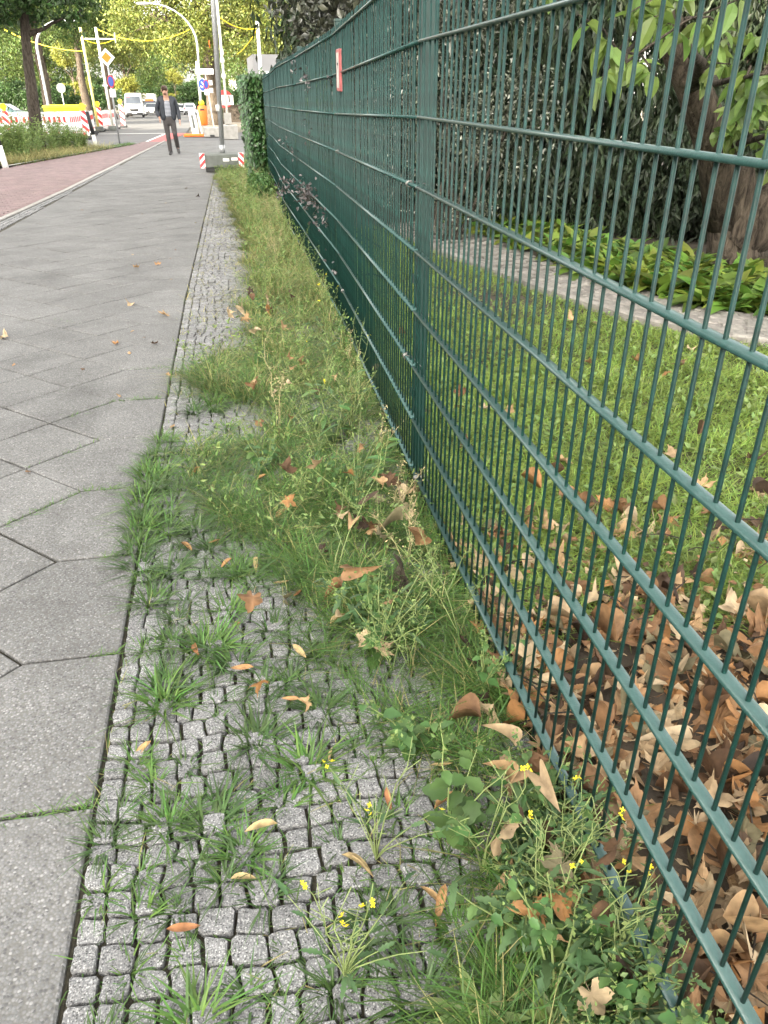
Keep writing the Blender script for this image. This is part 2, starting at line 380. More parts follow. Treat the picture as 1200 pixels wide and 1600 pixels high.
def dust_sheen(m, col, amt):
    "dust and painted-in sky sheen: paler colour on upward faces of a rail"
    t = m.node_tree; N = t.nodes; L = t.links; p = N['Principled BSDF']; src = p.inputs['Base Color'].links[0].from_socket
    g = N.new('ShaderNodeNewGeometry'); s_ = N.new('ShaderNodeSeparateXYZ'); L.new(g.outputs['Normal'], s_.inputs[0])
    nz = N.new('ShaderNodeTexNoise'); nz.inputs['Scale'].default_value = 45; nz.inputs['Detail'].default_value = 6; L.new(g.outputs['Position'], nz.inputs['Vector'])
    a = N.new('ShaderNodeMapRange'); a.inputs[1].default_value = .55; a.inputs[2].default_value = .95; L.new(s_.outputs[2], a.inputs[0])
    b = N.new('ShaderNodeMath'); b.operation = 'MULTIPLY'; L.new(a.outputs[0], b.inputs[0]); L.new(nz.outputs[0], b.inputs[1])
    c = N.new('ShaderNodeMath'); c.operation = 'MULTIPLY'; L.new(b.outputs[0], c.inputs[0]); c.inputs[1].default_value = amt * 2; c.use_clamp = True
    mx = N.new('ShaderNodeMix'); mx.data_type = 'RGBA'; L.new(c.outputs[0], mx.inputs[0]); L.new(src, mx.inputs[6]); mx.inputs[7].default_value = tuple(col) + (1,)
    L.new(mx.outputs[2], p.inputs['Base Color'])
dust_sheen(K['rail_paint'], (.065, .115, .11), .36)  # paler tops: some dust, and sky reflection painted into the colour
K['rail_paint'].node_tree.nodes['Principled BSDF'].inputs['Coat Weight'].default_value = .35
K['rail_paint'].node_tree.nodes['Principled BSDF'].inputs['Coat Roughness'].default_value = .15

# ================================================================== THE SETTING
def sheet(name, rows, z, m, kind='structure'):
    "ground sheet through rows of (y, x_left, x_right), following the fall of the street"
    V = []; F = []
    for y, a, b in rows:
        for k in range(5): V.append((a + (b - a) * k / 4, y, gz(y) + z))
    for i in range(len(rows) - 1):
        for k in range(4): F.append((i * 5 + k, i * 5 + k + 1, i * 5 + 6 + k, i * 5 + 5 + k))
    o = ob(name, pymesh(name, V, F), m); return tag(o, kind=kind)

def interp(tab, y): return float(np.interp(y, [t[0] for t in tab], [t[1] for t in tab]))

def bow(y): return .0105 * max(0, y - 6)
BORDER = lambda y: -.41 + bow(y)                      # pavement / cobble border
KERB = [(-2, -3.2), (2, -3.12), (11, -3.0), (15, -2.85), (24, -2.67), (35, -2.47), (47, -2.3)]
PATHL = [(-2, -6.3), (8, -6.0), (21, -5.3), (27.6, -4.3), (34, -3.36), (36, -3.24), (47, -3.06)]
FENCE = [(-2.4, .56, .11), (.1, .572, .108), (2.6, .597, .08), (5.1, .66, .005), (7.6, .655, -.05), (10.1, .64, -.096), (12.6, .70, -.153), (15.1, .72, -.208)]
def fx(y): return float(np.interp(y, [f[0] for f in FENCE], [f[1] for f in FENCE]))

ys = [-60, -20, -5, 0, 2.5, 6, 12, 20, 30, 45, 60, 100, 200, 500]
sheet('ground', [(y, -300, 300) for y in ys], -.09, K['gravel'])
sheet('road', [(y, -30, 14) for y in (30.2, 33, 36, 40, 47)] , -.045, K['asphalt'])
sheet('carriageway', [(y, -14 - .04 * (y - 47), -2.0 - .02 * (y - 47)) for y in (47, 60, 80, 110, 160, 240)], -.04, K['asphalt'])
sheet('side_lane', [(y, -13.5, interp(PATHL, y) - .05) for y in (-20, 0, 8, 16, 21)] + [(y, -13.5, -5.75) for y in (21.01, 25, 30.2)], -.05, K['asphalt'])
sheet('far_pavement', [(y, -1.9 - .02 * (y - 47), 4.5) for y in (47.3, 60, 80, 120)], -.02, K['gravel'])
sheet('tree_bed', [(22.4, -6.0, -5.35), (23.2, -6.6, -5.15), (27.4, -6.8, -4.4), (30.1, -6.6, -4.0)], -.02, K['soil'])
sheet('garden_soil', [(y, fx(y) + .03, 14) for y in (-3, 0, 2.5, 5, 8, 12, 16, 24, 34)], .015, K['soil'])
sheet('cobble_bed', [(y, BORDER(y) - .004, fx(y) + .03) for y in (-2, 0, 1, 2.5, 4, 6, 9, 12, 15.1)] + [(y, BORDER(y), .75) for y in (15.2, 17, 20, 23)], -.016, K['joint'])

# ---- pavement: diagonal slabs closed at both sides by five-cornered pieces
pav = sheet('pavement', [(y, interp(KERB, y) + .05, BORDER(y) + .002) for y in (-2, 0, 2.5, 5, 8, 12, 16, 20, 24, 28, 32)] + [(y, interp(KERB, y) + .05, 2.5) for y in (32.5, 36, 36.4)], -.014, K['joint'])
sheet('side_pavement', [(y, BORDER(y) - .01, .75 if y < 23 else 1.7) for y in (20.4, 22.98, 23, 26, 30, 34, 36.3)], -.003, K['slab'])
sheet('far_slab_field', [(y, interp(KERB, y) + .1, .9) for y in (31.8, 33, 35, 36)], .001, K['slab'])
def slab_piece(poly, gap=.0042):
    "one slab as a bevelled plate; poly in ground coordinates"
    c = Vector((sum(p[0] for p in poly) / len(poly), sum(p[1] for p in poly) / len(poly)))
    n = len(poly)
    def inset(d):
        out = []
        for i in range(n):
            a, p, b = Vector(poly[i - 1]), Vector(poly[i]), Vector(poly[(i + 1) % n])
            u = (p - a).normalized(); v = (b - p).normalized()
            nu = Vector((-u.y, u.x)); nv = Vector((-v.y, v.x)); bis = nu + nv
            out.append(p + bis * (d / max(.25, (1 + nu.dot(nv)))))
        return out
    g = gap * random.uniform(.6, 1.5)
    tx, ty, dz = random.gauss(0, .0035), random.gauss(0, .0035), random.gauss(0, .0011)
    V = []
    for d, z in ((g, -.03), (g, -.004), (g + .005, 0)):
        for p in inset(d):
            x = p.x + bow(p.y)
            V.append((x, p.y, gz(p.y) + z + dz + (p.x - c.x) * tx + (p.y - c.y) * ty))
    F = [tuple(range(2 * n, 3 * n))]
    for r in range(2):
        for k in range(n): F.append((r * n + k, r * n + (k + 1) % n, r * n + n + (k + 1) % n, r * n + n + k))
    return V, F
polys = []
for j in range(-6, 66):
    yj = 1.767 + .52 * j
    polys.append([(-.41, yj), (-.41, yj + .52), (-.67, yj + .52), (-.93, yj + .26), (-.67, yj)])
    for k in range(6):
        cx, cy = -.93 - .26 * k, yj + .26 * (k % 2)
        polys.append([(cx + .26, cy), (cx, cy + .26), (cx - .26, cy), (cx, cy - .26)])
    polys.append([(-2.75, yj + .26), (-2.49, yj + .26), (-2.23, yj + .52), (-2.49, yj + .78), (-2.75, yj + .78)])
def in_view(x, y): return y > .45 and x > -.235 * y - .42
pcs = []
for p in polys:
    cx = sum(q[0] for q in p) / len(p); cy = sum(q[1] for q in p) / len(p)
    if cy < -1.2 or cy > 31.8: continue
    pcs.append((0 if in_view(cx, cy) else 1, cy, p))
pcs.sort(key=lambda t: t[:2])
rest = B(); cnt = 0
for hid, cy, p in pcs:
    V, F = slab_piece(p)
    if cnt < 295 and not hid: ob('paving_slab', pymesh('paving_slab', V, F), K['slab'], pav); cnt += 1
    else: rest.add(V, F)
tag(rest.build('paving_slab_field', K['slab'], pav), kind='stuff')

# ---- granite setts along the fence
bed = bpy.data.objects['cobble_bed']
ystart = .16; rows_y = [ystart]
_r = random.Random(5)
while rows_y[-1] < 20: rows_y.append(rows_y[-1] + _r.uniform(.05, .064))
def crs(j, x):
    "front edge of course j at distance x from the border"
    a = min(1, x / .08)
    return rows_y[j] + a * (.008 * math.sin(x * 7 + j * .21) + .005 * math.sin(x * 21 - j * .37 + rows_y[j] * 2) - x * .09)
stones = []
for j in range(len(rows_y) - 1):
    x = 0.0; i = 0; sl0 = (0, 0)
    while x < 1.1:
        wd_ = _r.uniform(.046, .056) if i == 0 else _r.choice((_r.uniform(.046, .06), _r.uniform(.054, .072)))
        x1 = x + wd_; sl1 = (_r.uniform(-.007, .007), _r.uniform(-.007, .007)) if i else (_r.uniform(-.003, .003), _r.uniform(-.003, .003))
        jj = lambda: _r.uniform(-.0035, .0035)
        q = [(x + sl0[0], crs(j, x) + jj()), (x1 + sl1[0], crs(j, x1) + jj()), (x1 + sl1[1], crs(j + 1, x1) + jj()), (x + sl0[1], crs(j + 1, x) + jj())]
        cx = (x + x1) / 2; cy = sum(p[1] for p in q) / 4; X = BORDER(cy) + .004 + cx
        x = x1; sl0 = sl1; i += 1
        if X > fx(cy) - .02 and cy < 15.1: continue
        if X > .72 or cy > 20: continue
        stones.append((cy, i, q, X))
stones.sort(key=lambda t: t[0])
def stone_piece(q, cy, i):
    q = [Vector(p) for p in q]; c = sum(q, Vector((0, 0))) / 4
    g = random.uniform(.0016, .0046)
    sh = random.uniform(.86, .97)
    q = [c + (p - c) * (1 - g / .029) for p in q]
    ring = []
    for a in range(4):
        p, nx_ = q[a], q[(a + 1) % 4]
        k = random.uniform(.05, .15); k2 = random.uniform(.05, .15)
        mid = random.uniform(-.0025, .003)
        d = (nx_ - p); nrm = Vector((d.y, -d.x)).normalized()
        ring += [p + d * k, p + d * .5 + nrm * mid, p + d * (1 - k2)]
    n = len(ring); V = []
    hz = random.gauss(0, .0028); tx, ty = random.gauss(0, .05), random.gauss(0, .05)
    for s, z in ((1.0, -.035), (.995, -.006), (.955, -.0012), (.82, .0)):
        for p in ring:
            v = c + (p - c) * s
            zz = gz(v.y) + z + hz + (v.x - c.x) * tx + (v.y - c.y) * ty + random.uniform(-.0011, .0011)
            V.append((BORDER(c.y) + .004 + v.x, v.y, zz))
    F = []
    for r in range(3):
        for k in range(n): F.append((r * n + k, r * n + (k + 1) % n, r * n + n + (k + 1) % n, r * n + n + k))
    V.append((BORDER(c.y) + .004 + c.x + random.uniform(-.01, .01), c.y + random.uniform(-.01, .01), gz(c.y) + hz + random.uniform(-.001, .0025)))
    for k in range(n): F.append((3 * n + k, 3 * n + (k + 1) % n, 4 * n))
    return V, F
rest = B(); cnt = 0
for cy, i, q, X in stones:
    V, F = stone_piece(q, cy, i)
    vis = X < .42 and .52 < cy
    if vis and cnt < 298: ob('cobble', pymesh('cobble', V, F), K['granite'], bed); cnt += 1
    else: rest.add(V, F)
tag(rest.build('cobble_field', K['granite'], bed), kind='stuff')

# ---- small mosaic strip and kerb between pavement and cycle path
b = B()
for j in range(470):
    y = 5.5 + j * .065
    x1 = interp(KERB, y) + .06; x2 = -2.75 + bow(y) - .01
    n = int((x2 - x1) / .062)
    for i in range(max(0, n)):
        b.box((x1 + .035 + i * .062 + random.uniform(-.006, .006), y + random.uniform(-.008, .008), gz(y) - .02 + random.uniform(-.003, .003)), (.054, .056, .04), rz=random.uniform(-.15, .15), taper=.86)
mb = sheet('mosaic_strip', [(y, interp(KERB, y) + .05, -2.72 + bow(y)) for y in (4, 8, 12, 16, 20, 24, 28, 31)], -.012, K['joint'])
tag(b.build('mosaic_stones', K['granite'], mb), kind='stuff')

K['pathsand'] = mat('pinkish joint sand', (.13, .10, .095), .95, .3, 20)
path = sheet('cycle_path', [(y, interp(PATHL, y), interp(KERB, y) - .05) for y in (-2, 2, 6, 10, 14, 18, 21, 24, 27.6, 30, 34, 36)], -.008, K['pathsand'])
y = 3.0
while y < 36:
    x = interp(KERB, y); x2 = interp(KERB, y + 1)
    bb = B().bbox((0, 0, -.06), (.085, .985, .13), .008)
    bb.build('kerb_stone', K['kerb'], path, loc=((x + x2) / 2, y + .5, gz(y + .5) + .006 + random.uniform(-.003, .003)), rot=(math.atan(-.024), 0, math.atan2(-(x2 - x), 1)))
    y += 1.0
# red bricks laid across the path
bk = pymesh('brick', *(lambda q: (q.V, q.F))(B().bbox((0, 0, -.03), (.196, .0965, .06), .005)))
cand = []
nrow = int((35.6 - 8) / .1)
for j in range(nrow):
    y = 8 + j * .1
    x = interp(KERB, y) - .15 - (.1 if j % 2 else 0)
    while x > interp(PATHL, y) + .06:
        cand.append((y, x)); x -= .2
cand.sort(key=lambda c: (0 if c[1] > -.2303 * c[0] - .35 else 1, c[0]))
rest = B()
for n, (y, x) in enumerate(cand):
    z = gz(y) + random.uniform(-.002, .002)
    if n < 295: ob('brick', bk, K['brickred'], path, loc=(x, y, z), rot=(-.024, random.uniform(-.01, .01), random.uniform(-.012, .012)))
    else: rest.box((x, y, z - .03), (.194, .0945, .06), rz=random.uniform(-.012, .012))
tag(rest.build('brick_field', K['brickred'], path), kind='stuff')
sheet('bed_kerb', [(21.5, -5.34, -5.22), (24, -4.95, -4.83), (27.6, -4.36, -4.24), (31, -3.86, -3.74), (34, -3.42, -3.32)], .03, K['kerb'])
sheet('red_lane', [(y, interp(PATHL, y) + .12, interp(KERB, y) + .35 * max(0, (y - 36) / 11)) for y in (36.02, 38, 42, 47)], -.03, K['redlane'])
sheet('lane_line', [(y, interp(PATHL, y) - .02, interp(PATHL, y) + .10) for y in (34, 36, 38, 42, 47)], -.024, K['whiteline'])
sheet('stop_line', [(46.9, -7.4, -3.2), (47.35, -7.4, -3.2)], -.034, K['whiteline'])
sheet('crossing_patch', [(y, interp(KERB, y) + .5, 4) for y in (36.4, 40, 47)], -.03, K['asphalt'])

# ================================================================== MESH FENCE
fence = empty('mesh_fence', (.6, 0, 0), 0, 'dark green double wire mesh fence running beside the weedy cobbles', 'fence')
bpy.context.view_layer.update()
FX = Vector(fence.location)
PITCH = .05
pk = B().tube([(0, 0, -.06), (0, 0, 1.632)], .0034, 8).mesh('picket'); pk.polygons.foreach_set('use_smooth', [len(p.vertices) == 4 for p in pk.polygons])
prof = []
for th in range(0, 360, 30):                                   # flat double rod with rounded edges
    c, s = math.cos(R(th)), math.sin(R(th))
    prof.append(((.0068 if c > 0.01 else -.0068 if c < -.01 else 0) + .0046 * c, .0046 * s))
def rail_mesh(L):
    V = [(x, 0 if e == 0 else L, z) for e in (0, 1) for x, z in prof]; n = len(prof)
    F = [tuple(range(n)), tuple(range(2 * n - 1, n - 1, -1))] + [(k, n + k, n + (k + 1) % n, (k + 1) % n) for k in range(n)]
    me = pymesh('rail', V, F); me.polygons.foreach_set('use_smooth', [len(p.vertices) == 4 for p in me.polygons]); return me
post = B().bbox((0, 0, .74), (.04, .062, 1.92), .004)
post.box((0, 0, 1.705), (.044, .066, .012))
for k in range(4): post.box((-.024, 0, .3 + k * .42), (.012, .034, .03))
pm = post.mesh('post')
npk = 0
for i in range(len(FENCE) - 1):
    (y0, x0, z0), (y1, x1, z1) = FENCE[i], FENCE[i + 1]
    d = Vector((x1 - x0, y1 - y0, z1 - z0)); L = d.length
    rz = math.atan2(-d.x, d.y); rx = math.asin(d.z / L)
    rm = rail_mesh(L - .006)
    for k in range(9):
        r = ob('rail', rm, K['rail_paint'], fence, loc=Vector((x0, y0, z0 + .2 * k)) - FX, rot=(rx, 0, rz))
    if i == 0:
        q = B()
        for k in range(50): q.tube([(x0 + d.x * (k + .5) / 50, y0 + d.y * (k + .5) / 50, z0 - .06), (x0 + d.x * (k + .5) / 50, y0 + d.y * (k + .5) / 50, z0 + 1.632)], .0034, 6)
        o = q.build('picket_field', K['green_paint'], fence, loc=-FX); tag(o, kind='stuff')
    else:
        for k in range(50):
            if npk >= 300: break
            t = (k + .5) / 50; npk += 1
            ob('picket', pk, K['green_paint'], fence, loc=Vector((x0 + d.x * t, y0 + d.y * t, z0 + d.z * t)) - FX, rot=(random.gauss(0, .0022), random.gauss(0, .0016), 0))
for y, x, z in FENCE:
    ob('post', pm, K['post_paint'], fence, loc=Vector((x + .04, y + .09, z - .03)) - FX)
def tie(y, k, dz=0):
    "wire wound round the rail and led back to the post"
    x = fx(y); z = float(np.interp(y, [f[0] for f in FENCE], [f[2] for f in FENCE])) + .2 * k
    q = B()
    for e in (-.008, .0, .008):
        q.tube([(x + .0165 * math.cos(a), y + e, z + .0095 * math.sin(a)) for a in [2 * math.pi * n / 12 for n in range(13)]], .0019, 5)
    q.tube([(x - .006, y - .012, z + .006), (x + .008, y - .05, z + .012 + dz), (x + .012, y - .19, z + .018 + dz)], .0016, 5)
    q.build('wire_tie', K['wire'], fence, loc=-FX)
tie(2.72, 5); tie(2.74, 2); tie(2.5, 0, .03); tie(5.0, 5); tie(4.9, 1)

# red framed plate fixed on the fence
pl = empty('hydrant_plate', (.642, 4.75, 1.425), 0, 'red framed white metal plate fixed high on the green fence', 'sign')
B().bbox((0, 0, 0), (.02, .13, .2), .004).build('frame', K['faded_red'], pl)
B().box((-.0095, 0, 0), (.003, .085, .165)).build('face', K['off_white'], pl)
B().box((-.0125, -.01, .03), (.003, .02, .012)).build('mark', K['black'], pl)

# ================================================================== VEGETATION HELPERS
def blade_arrays(x, y, z, h, wd, az, lean, curl):
    "grass blades: three segments each, bending over; returns vertices and triangles"
    n = len(x)
    dx, dy = np.cos(az), np.sin(az); px, py = -dy, dx
    V = np.zeros((n, 7, 3), np.float32)
    for s, (t, wk) in enumerate(((0, 1), (.4, .85), (.75, .5), (1, 0))):
        off = h * (lean * t + curl * t * t)
        zz = h * (t - .45 * curl * t * t - .25 * lean * t)
        cx, cy, cz = x + dx * off, y + dy * off, z + zz
        if s < 3:
            V[:, 2 * s, 0] = cx - px * wd * wk / 2; V[:, 2 * s, 1] = cy - py * wd * wk / 2; V[:, 2 * s, 2] = cz
            V[:, 2 * s + 1, 0] = cx + px * wd * wk / 2; V[:, 2 * s + 1, 1] = cy + py * wd * wk / 2; V[:, 2 * s + 1, 2] = cz + wd * .15 * wk
        else:
            V[:, 6] = np.stack([cx, cy, cz], 1)
    T = np.array([[0, 1, 3], [0, 3, 2], [2, 3, 5], [2, 5, 4], [4, 5, 6]], np.int32)
    F = (np.arange(n, dtype=np.int32)[:, None, None] * 7 + T[None]).reshape(-1, 3)
    return V.reshape(-1, 3), F

def blades(name, x, y, z, h, wd, m, parent=None, kind='stuff', lean=(.1, .7), curl=(.1, .9)):
    n = len(x)
    V, F = blade_arrays(x, y, z, h, wd, rng.uniform(0, 2 * np.pi, n), rng.uniform(*lean, n), rng.uniform(*curl, n))
    o = ob(name, npmesh(name, V, F), m, parent)
    if kind: o['kind'] = kind
    return o

def leaf_arrays(P, D, N_, L, W, fold=.15):
    "leaves as two folded kites; P base, D direction, N_ rough normal"
    D = D / np.linalg.norm(D, axis=1, keepdims=True)
    S = np.cross(D, N_); S /= np.maximum(1e-6, np.linalg.norm(S, axis=1, keepdims=True)); U = np.cross(S, D)
    L = L[:, None]; W = W[:, None]
    V = np.stack([P, P + D * L * .45 + S * W * .5 + U * W * fold, P + D * L - U * L * fold * .6, P + D * L * .45 - S * W * .5 + U * W * fold], 1)
    n = len(P); T = np.array([[0, 1, 2], [0, 2, 3]], np.int32)
    F = (np.arange(n, dtype=np.int32)[:, None, None] * 4 + T[None]).reshape(-1, 3)
    return V.reshape(-1, 3).astype(np.float32), F

def rand_dirs(n):
    v = rng.normal(size=(n, 3)); return v / np.linalg.norm(v, axis=1, keepdims=True)

def cloud(blobs, n, size, droop=.3, hollow=.45, clump=None, aspect=.55):
    "leaf sized kites in uneven clumps within ellipsoids (cx, cy, cz, rx, ry, rz)"
    bl = np.array(blobs, float); wt = bl[:, 3] * bl[:, 4] * bl[:, 5]; wt /= wt.sum()
    nc = max(8, n // (clump or 42))
    bi = rng.choice(len(bl), nc, p=wt)
    d = rand_dirs(nc); r = rng.uniform(hollow, 1, nc) ** .6
    cc = bl[bi, :3] + d * r[:, None] * bl[bi, 3:] * rng.uniform(.75, 1.12, (nc, 1))
    sp = np.minimum(bl[bi, 3:].min(1) * .22, size * 7) * rng.uniform(.5, 1.3, nc)
    k = rng.integers(0, nc, n)
    P = cc[k] + rng.normal(size=(n, 3)) * sp[k][:, None] * np.array([1, 1, .7])
    D = rand_dirs(n); D[:, 2] -= droop
    Nn = rand_dirs(n); Nn[:, 2] += .8
    L = size * rng.uniform(.6, 1.35, n)
    return leaf_arrays(P, D, Nn, L, L * aspect)

def join(parts):
    V = []; F = []; o = 0
    for v, f in parts: V.append(v); F.append(f + o); o += len(v)
    return np.concatenate(V), np.concatenate(F)

def limb(p0, p1, r0, r1, seg=6, wob=.06):
    p0, p1 = Vector(p0), Vector(p1); L = (p1 - p0).length; P = []; Rr = []
    for i in range(seg + 1):
        t = i / seg; e = math.sin(math.pi * t)
        P.append(p0.lerp(p1, t) + Vector((random.uniform(-1, 1), random.uniform(-1, 1), random.uniform(-.4, .4))) * wob * L * e * .6)
        Rr.append(r0 + (r1 - r0) * t)
    return P, Rr

def tree(name, loc, label, group, H, r, z0, trunk_r, leafmat, n, leaf, lean=(0, 0), limbs=6, blobs=None, bark='bark', rtop=None, cat='tree'):
    t = empty(name, loc, 0, label, cat, group)
    top = Vector((lean[0], lean[1], z0 + (H - z0) * .45))
    b = B()
    P, Rr = limb((0, 0, -.1), top, trunk_r * 1.15, trunk_r * .5, 9, .02); Rr[0] *= 1.35
    b.tube(P, Rr, 12, jit=.06); b.build('trunk', K[bark], t, smooth=True)
    if blobs is None:
        blobs = []; nb = 8
        for k in range(nb):
            a = 2 * math.pi * k / nb + random.uniform(-.3, .3)
            zz = random.uniform(z0 + r * .35, H - r * .45)
            q = random.uniform(.4, .68)
            blobs.append((lean[0] + math.cos(a) * r * q, lean[1] + math.sin(a) * r * q, zz, r * random.uniform(.4, .58), r * random.uniform(.4, .58), r * random.uniform(.3, .45)))
        blobs.append((lean[0], lean[1], H - r * .4, r * .62, r * .62, r * .42))
    for k in range(limbs):
        s = P[random.randint(max(2, len(P) // 2), len(P) - 1)]
        e = random.choice(blobs)
        lb = B(); q, rr = limb(s, (e[0], e[1], e[2]), trunk_r * .42, trunk_r * .08, 6, .08)
        lb.tube(q, rr, 7); lb.build('limb', K[bark], t, smooth=True)
    V, F = cloud(blobs, n, leaf)
    ob('crown', npmesh('crown', V, F), K[leafmat], t)
    return t

def shrub(name, loc, label, blobs, n, leaf, m, group=None, droop=.3, aspect=.5, stems=6, cat='shrub', hollow=.3, stemr=.03):
    t = empty(name, loc, 0, label, cat, group)
    b = B()
    for k in range(stems):
        e = random.choice(blobs); p, r = limb((random.uniform(-.15, .15), random.uniform(-.15, .15), -.05), (e[0], e[1], e[2] + e[5] * .3), stemr, stemr * .25, 5, .08); b.tube(p, r, 5)
    b.build('stems', K['bark_dark'], t)
    V, F = cloud(blobs, n, leaf, droop=droop, aspect=aspect, hollow=hollow)
    ob('foliage', npmesh('foliage', V, F), K[m], t); return t

# ================================================================== STREET TREES AND BACKGROUND
T0 = tree('street_tree', (-5.67, 27.6, gz(27.6)), 'slender street tree with a dark crown standing in the tall roadside weeds', None, 8.6, 3.1, 3.1, .17, 'lf_dark', 15000, .15, lean=(.55, 0), limbs=8, bark='bark_dark',
          blobs=[(-.7, -.3, 4.15, 1.5, 1.5, .85), (1.15, .1, 3.85, 1.05, 1.2, .55), (1.9, .2, 3.75, .5, .7, .42), (.5, .6, 5.3, 2.3, 2.3, 1.3), (-1.9, .3, 4.2, 1.3, 1.3, .9), (.4, 0, 6.8, 1.8, 1.8, 1.2)])
T1 = tree('street_tree', (-.62, 64, gz(64)), 'large street tree with a wide yellowing crown behind the street name sign', None, 14.5, 6.6, 3.2, .48, 'lf_yel', 46000, .20, limbs=16,
          blobs=[(-3.6, -1.5, 6.6, 2.9, 2.6, 2.0), (-1.2, -3.3, 5.2, 2.6, 2.2, 1.6), (2.2, -2.7, 5.6, 2.8, 2.4, 1.9), (4.4, -.5, 6.1, 2.6, 2.6, 2.1), (0, -1.5, 8.2, 3.8, 3.2, 2.4), (-3.4, 1.5, 8.4, 3.0, 3.0, 2.4), (3.4, 1.5, 8.4, 3.2, 3.0, 2.4), (0, 0, 11.2, 4, 4, 2.6), (-5.2, -.6, 5.6, 1.6, 1.8, 1.1), (5.6, 0, 4.9, 1.5, 1.6, 1.0), (-2.6, -2.2, 4.6, 1.8, 1.6, .9)])
far_pr = []
for nm, lab, args in (
    ('street_tree', 'green roadside tree with a thick trunk behind the white construction barriers', dict(H=12, r=5, z0=3.4, trunk_r=.36, leafmat='lf_mid', n=26000, leaf=.2)),
    ('street_tree', 'broad roadside tree with yellow leaf tips behind the construction barriers', dict(H=12.5, r=5.6, z0=3.6, trunk_r=.38, leafmat='lf_yel', n=26000, leaf=.21)),
    ('background_tree', 'tall green tree in the mass beyond the street', dict(H=15, r=7.5, z0=2.2, trunk_r=.4, leafmat='lf_mid', n=26000, leaf=.28)),
    ('background_tree', 'bright golden tree catching the sun far down the street', dict(H=10, r=2.7, z0=1.4, trunk_r=.25, leafmat='lf_gold', n=9000, leaf=.24))):
    far_pr.append((nm, lab, args))
def put_far(k, x, y, label=None, group=None, proto={}, s=1.0, rz=0):
    nm, lab, a = far_pr[k]
    if k not in proto:
        t = tree(nm, (x, y, gz(y)), label or lab, group, **a); proto[k] = t
    else:
        t = copy_tree(proto[k]); t.location = (x, y, gz(y)); t['label'] = label or lab
        if group: t['group'] = group
        elif 'group' in t: del t['group']
    t.scale = (s, s, s * random.uniform(.95, 1.1)); t.rotation_euler.z = rz
    return t
put_far(0, -13.4, 72, rz=.4)
put_far(1, -20.5, 62, 'yellowing tree on the far left beyond the construction barriers', rz=2)
put_far(0, -12.0, 82, 'dark trunked tree above the teal parked car', rz=2.2)
put_far(1, -11.6, 96, 'tree with a dark trunk just left of the white delivery van', rz=.9)
put_far(0, -24, 84, 'green tree behind the leftmost construction barriers', s=1.1, rz=3)
GB = 'green trees massed at the end of the street'
for n, (x, y, s, r) in enumerate(((-42, 118, 1.1, 0), (-31, 128, 1.0, 1), (-22, 120, 1.05, 2.4), (-27, 150, 1.15, 4), (-15, 160, 1.1, .6), (-4, 185, 1.15, 1.7), (3, 130, .9, 2.9), (8, 108, .95, 3.7), (16, 140, 1.1, 5), (-12, 205, 1.2, 4.4), (-52, 150, 1.2, 2), (12, 180, 1.2, 3.3))):
    put_far(2, x, y, 'tall green tree in the mass closing the end of the street', GB, s=s, rz=r)
put_far(3, -12.4, 122, rz=0, s=1.0)
put_far(3, -7.4, 150, 'low golden tree beside the white car at the end of the street', s=.62, rz=2)
put_far(3, -16.5, 106, 'golden tree lit by the sun behind the priority road sign', s=.8, rz=1)
put_far(3, -30, 70, 'sunlit golden tree at the far left edge of the street', s=.85, rz=4)

bush0 = shrub('roadside_bush', (-24, 70, gz(70)), 'dark green bush under the trees beyond the construction barriers', [(0, 0, 1.2, 2.6, 1.6, 1.3), (1.2, .3, 1.9, 1.6, 1.3, 1.2), (-1.3, 0, 1.6, 1.5, 1.2, 1.1)], 6000, .2, 'lf_dark', 'dark bushes under the far trees')
for n, (x, y, s) in enumerate(((-19.5, 69, .9), (-29, 74, 1.2), (-16, 88, 1.1), (-22, 96, 1.3), (-28, 104, 1.5), (-17, 112, 1.3), (-20, 135, 1.8), (-26, 160, 2.2), (-14, 190, 2.2), (-2, 200, 2.4), (-3, 140, 1.6), (2, 118, 1.3), (7, 150, 2.0), (-36, 140, 2.2), (-45, 165, 2.6), (-8, 240, 2.6), (-22, 240, 3.0), (1, 92, 1.0), (-14.5, 230, 2.6), (-33, 200, 2.8), (12, 120, 1.8))):
    o = copy_tree(bush0); o.location = (x, y, gz(y)); o.scale = (s, s, s); o.rotation_euler.z = random.uniform(-.5, .5)
# trees leaning over the fence
tree('garden_tree', (1.75, 11.2, gz(11.2)), 'grey leaved garden tree leaning over the top of the fence', None, 5.4, 1.9, 1.6, .1, 'lf_grey', 11000, .10, limbs=9, bark='bark_dark',
     blobs=[(-.35, -.6, 2.25, .75, .9, .5), (-.2, -1.7, 2.3, .6, .8, .45), (.2, .4, 2.9, .9, 1.2, .7), (-.2, 1.3, 2.3, .6, .8, .5), (.1, -2.7, 2.6, .7, .9, .6), (.6, -1, 3.6, 1.2, 1.5, .8)])
tree('garden_tree', (3.4, 17.5, gz(17.5)), 'green garden tree rising behind the far end of the fence', None, 7.5, 2.6, 1.3, .16, 'lf_mid', 8000, .13, limbs=7,
     blobs=[(-1.3, -.5, 2.6, 1.0, 1.5, .9), (-.9, .8, 3.3, 1.2, 1.5, 1.0), (0, -1.5, 3.6, 1.5, 1.5, 1.2), (.3, .5, 5, 2, 2, 1.4), (-1.4, -2, 3.3, .9, 1, .7)])

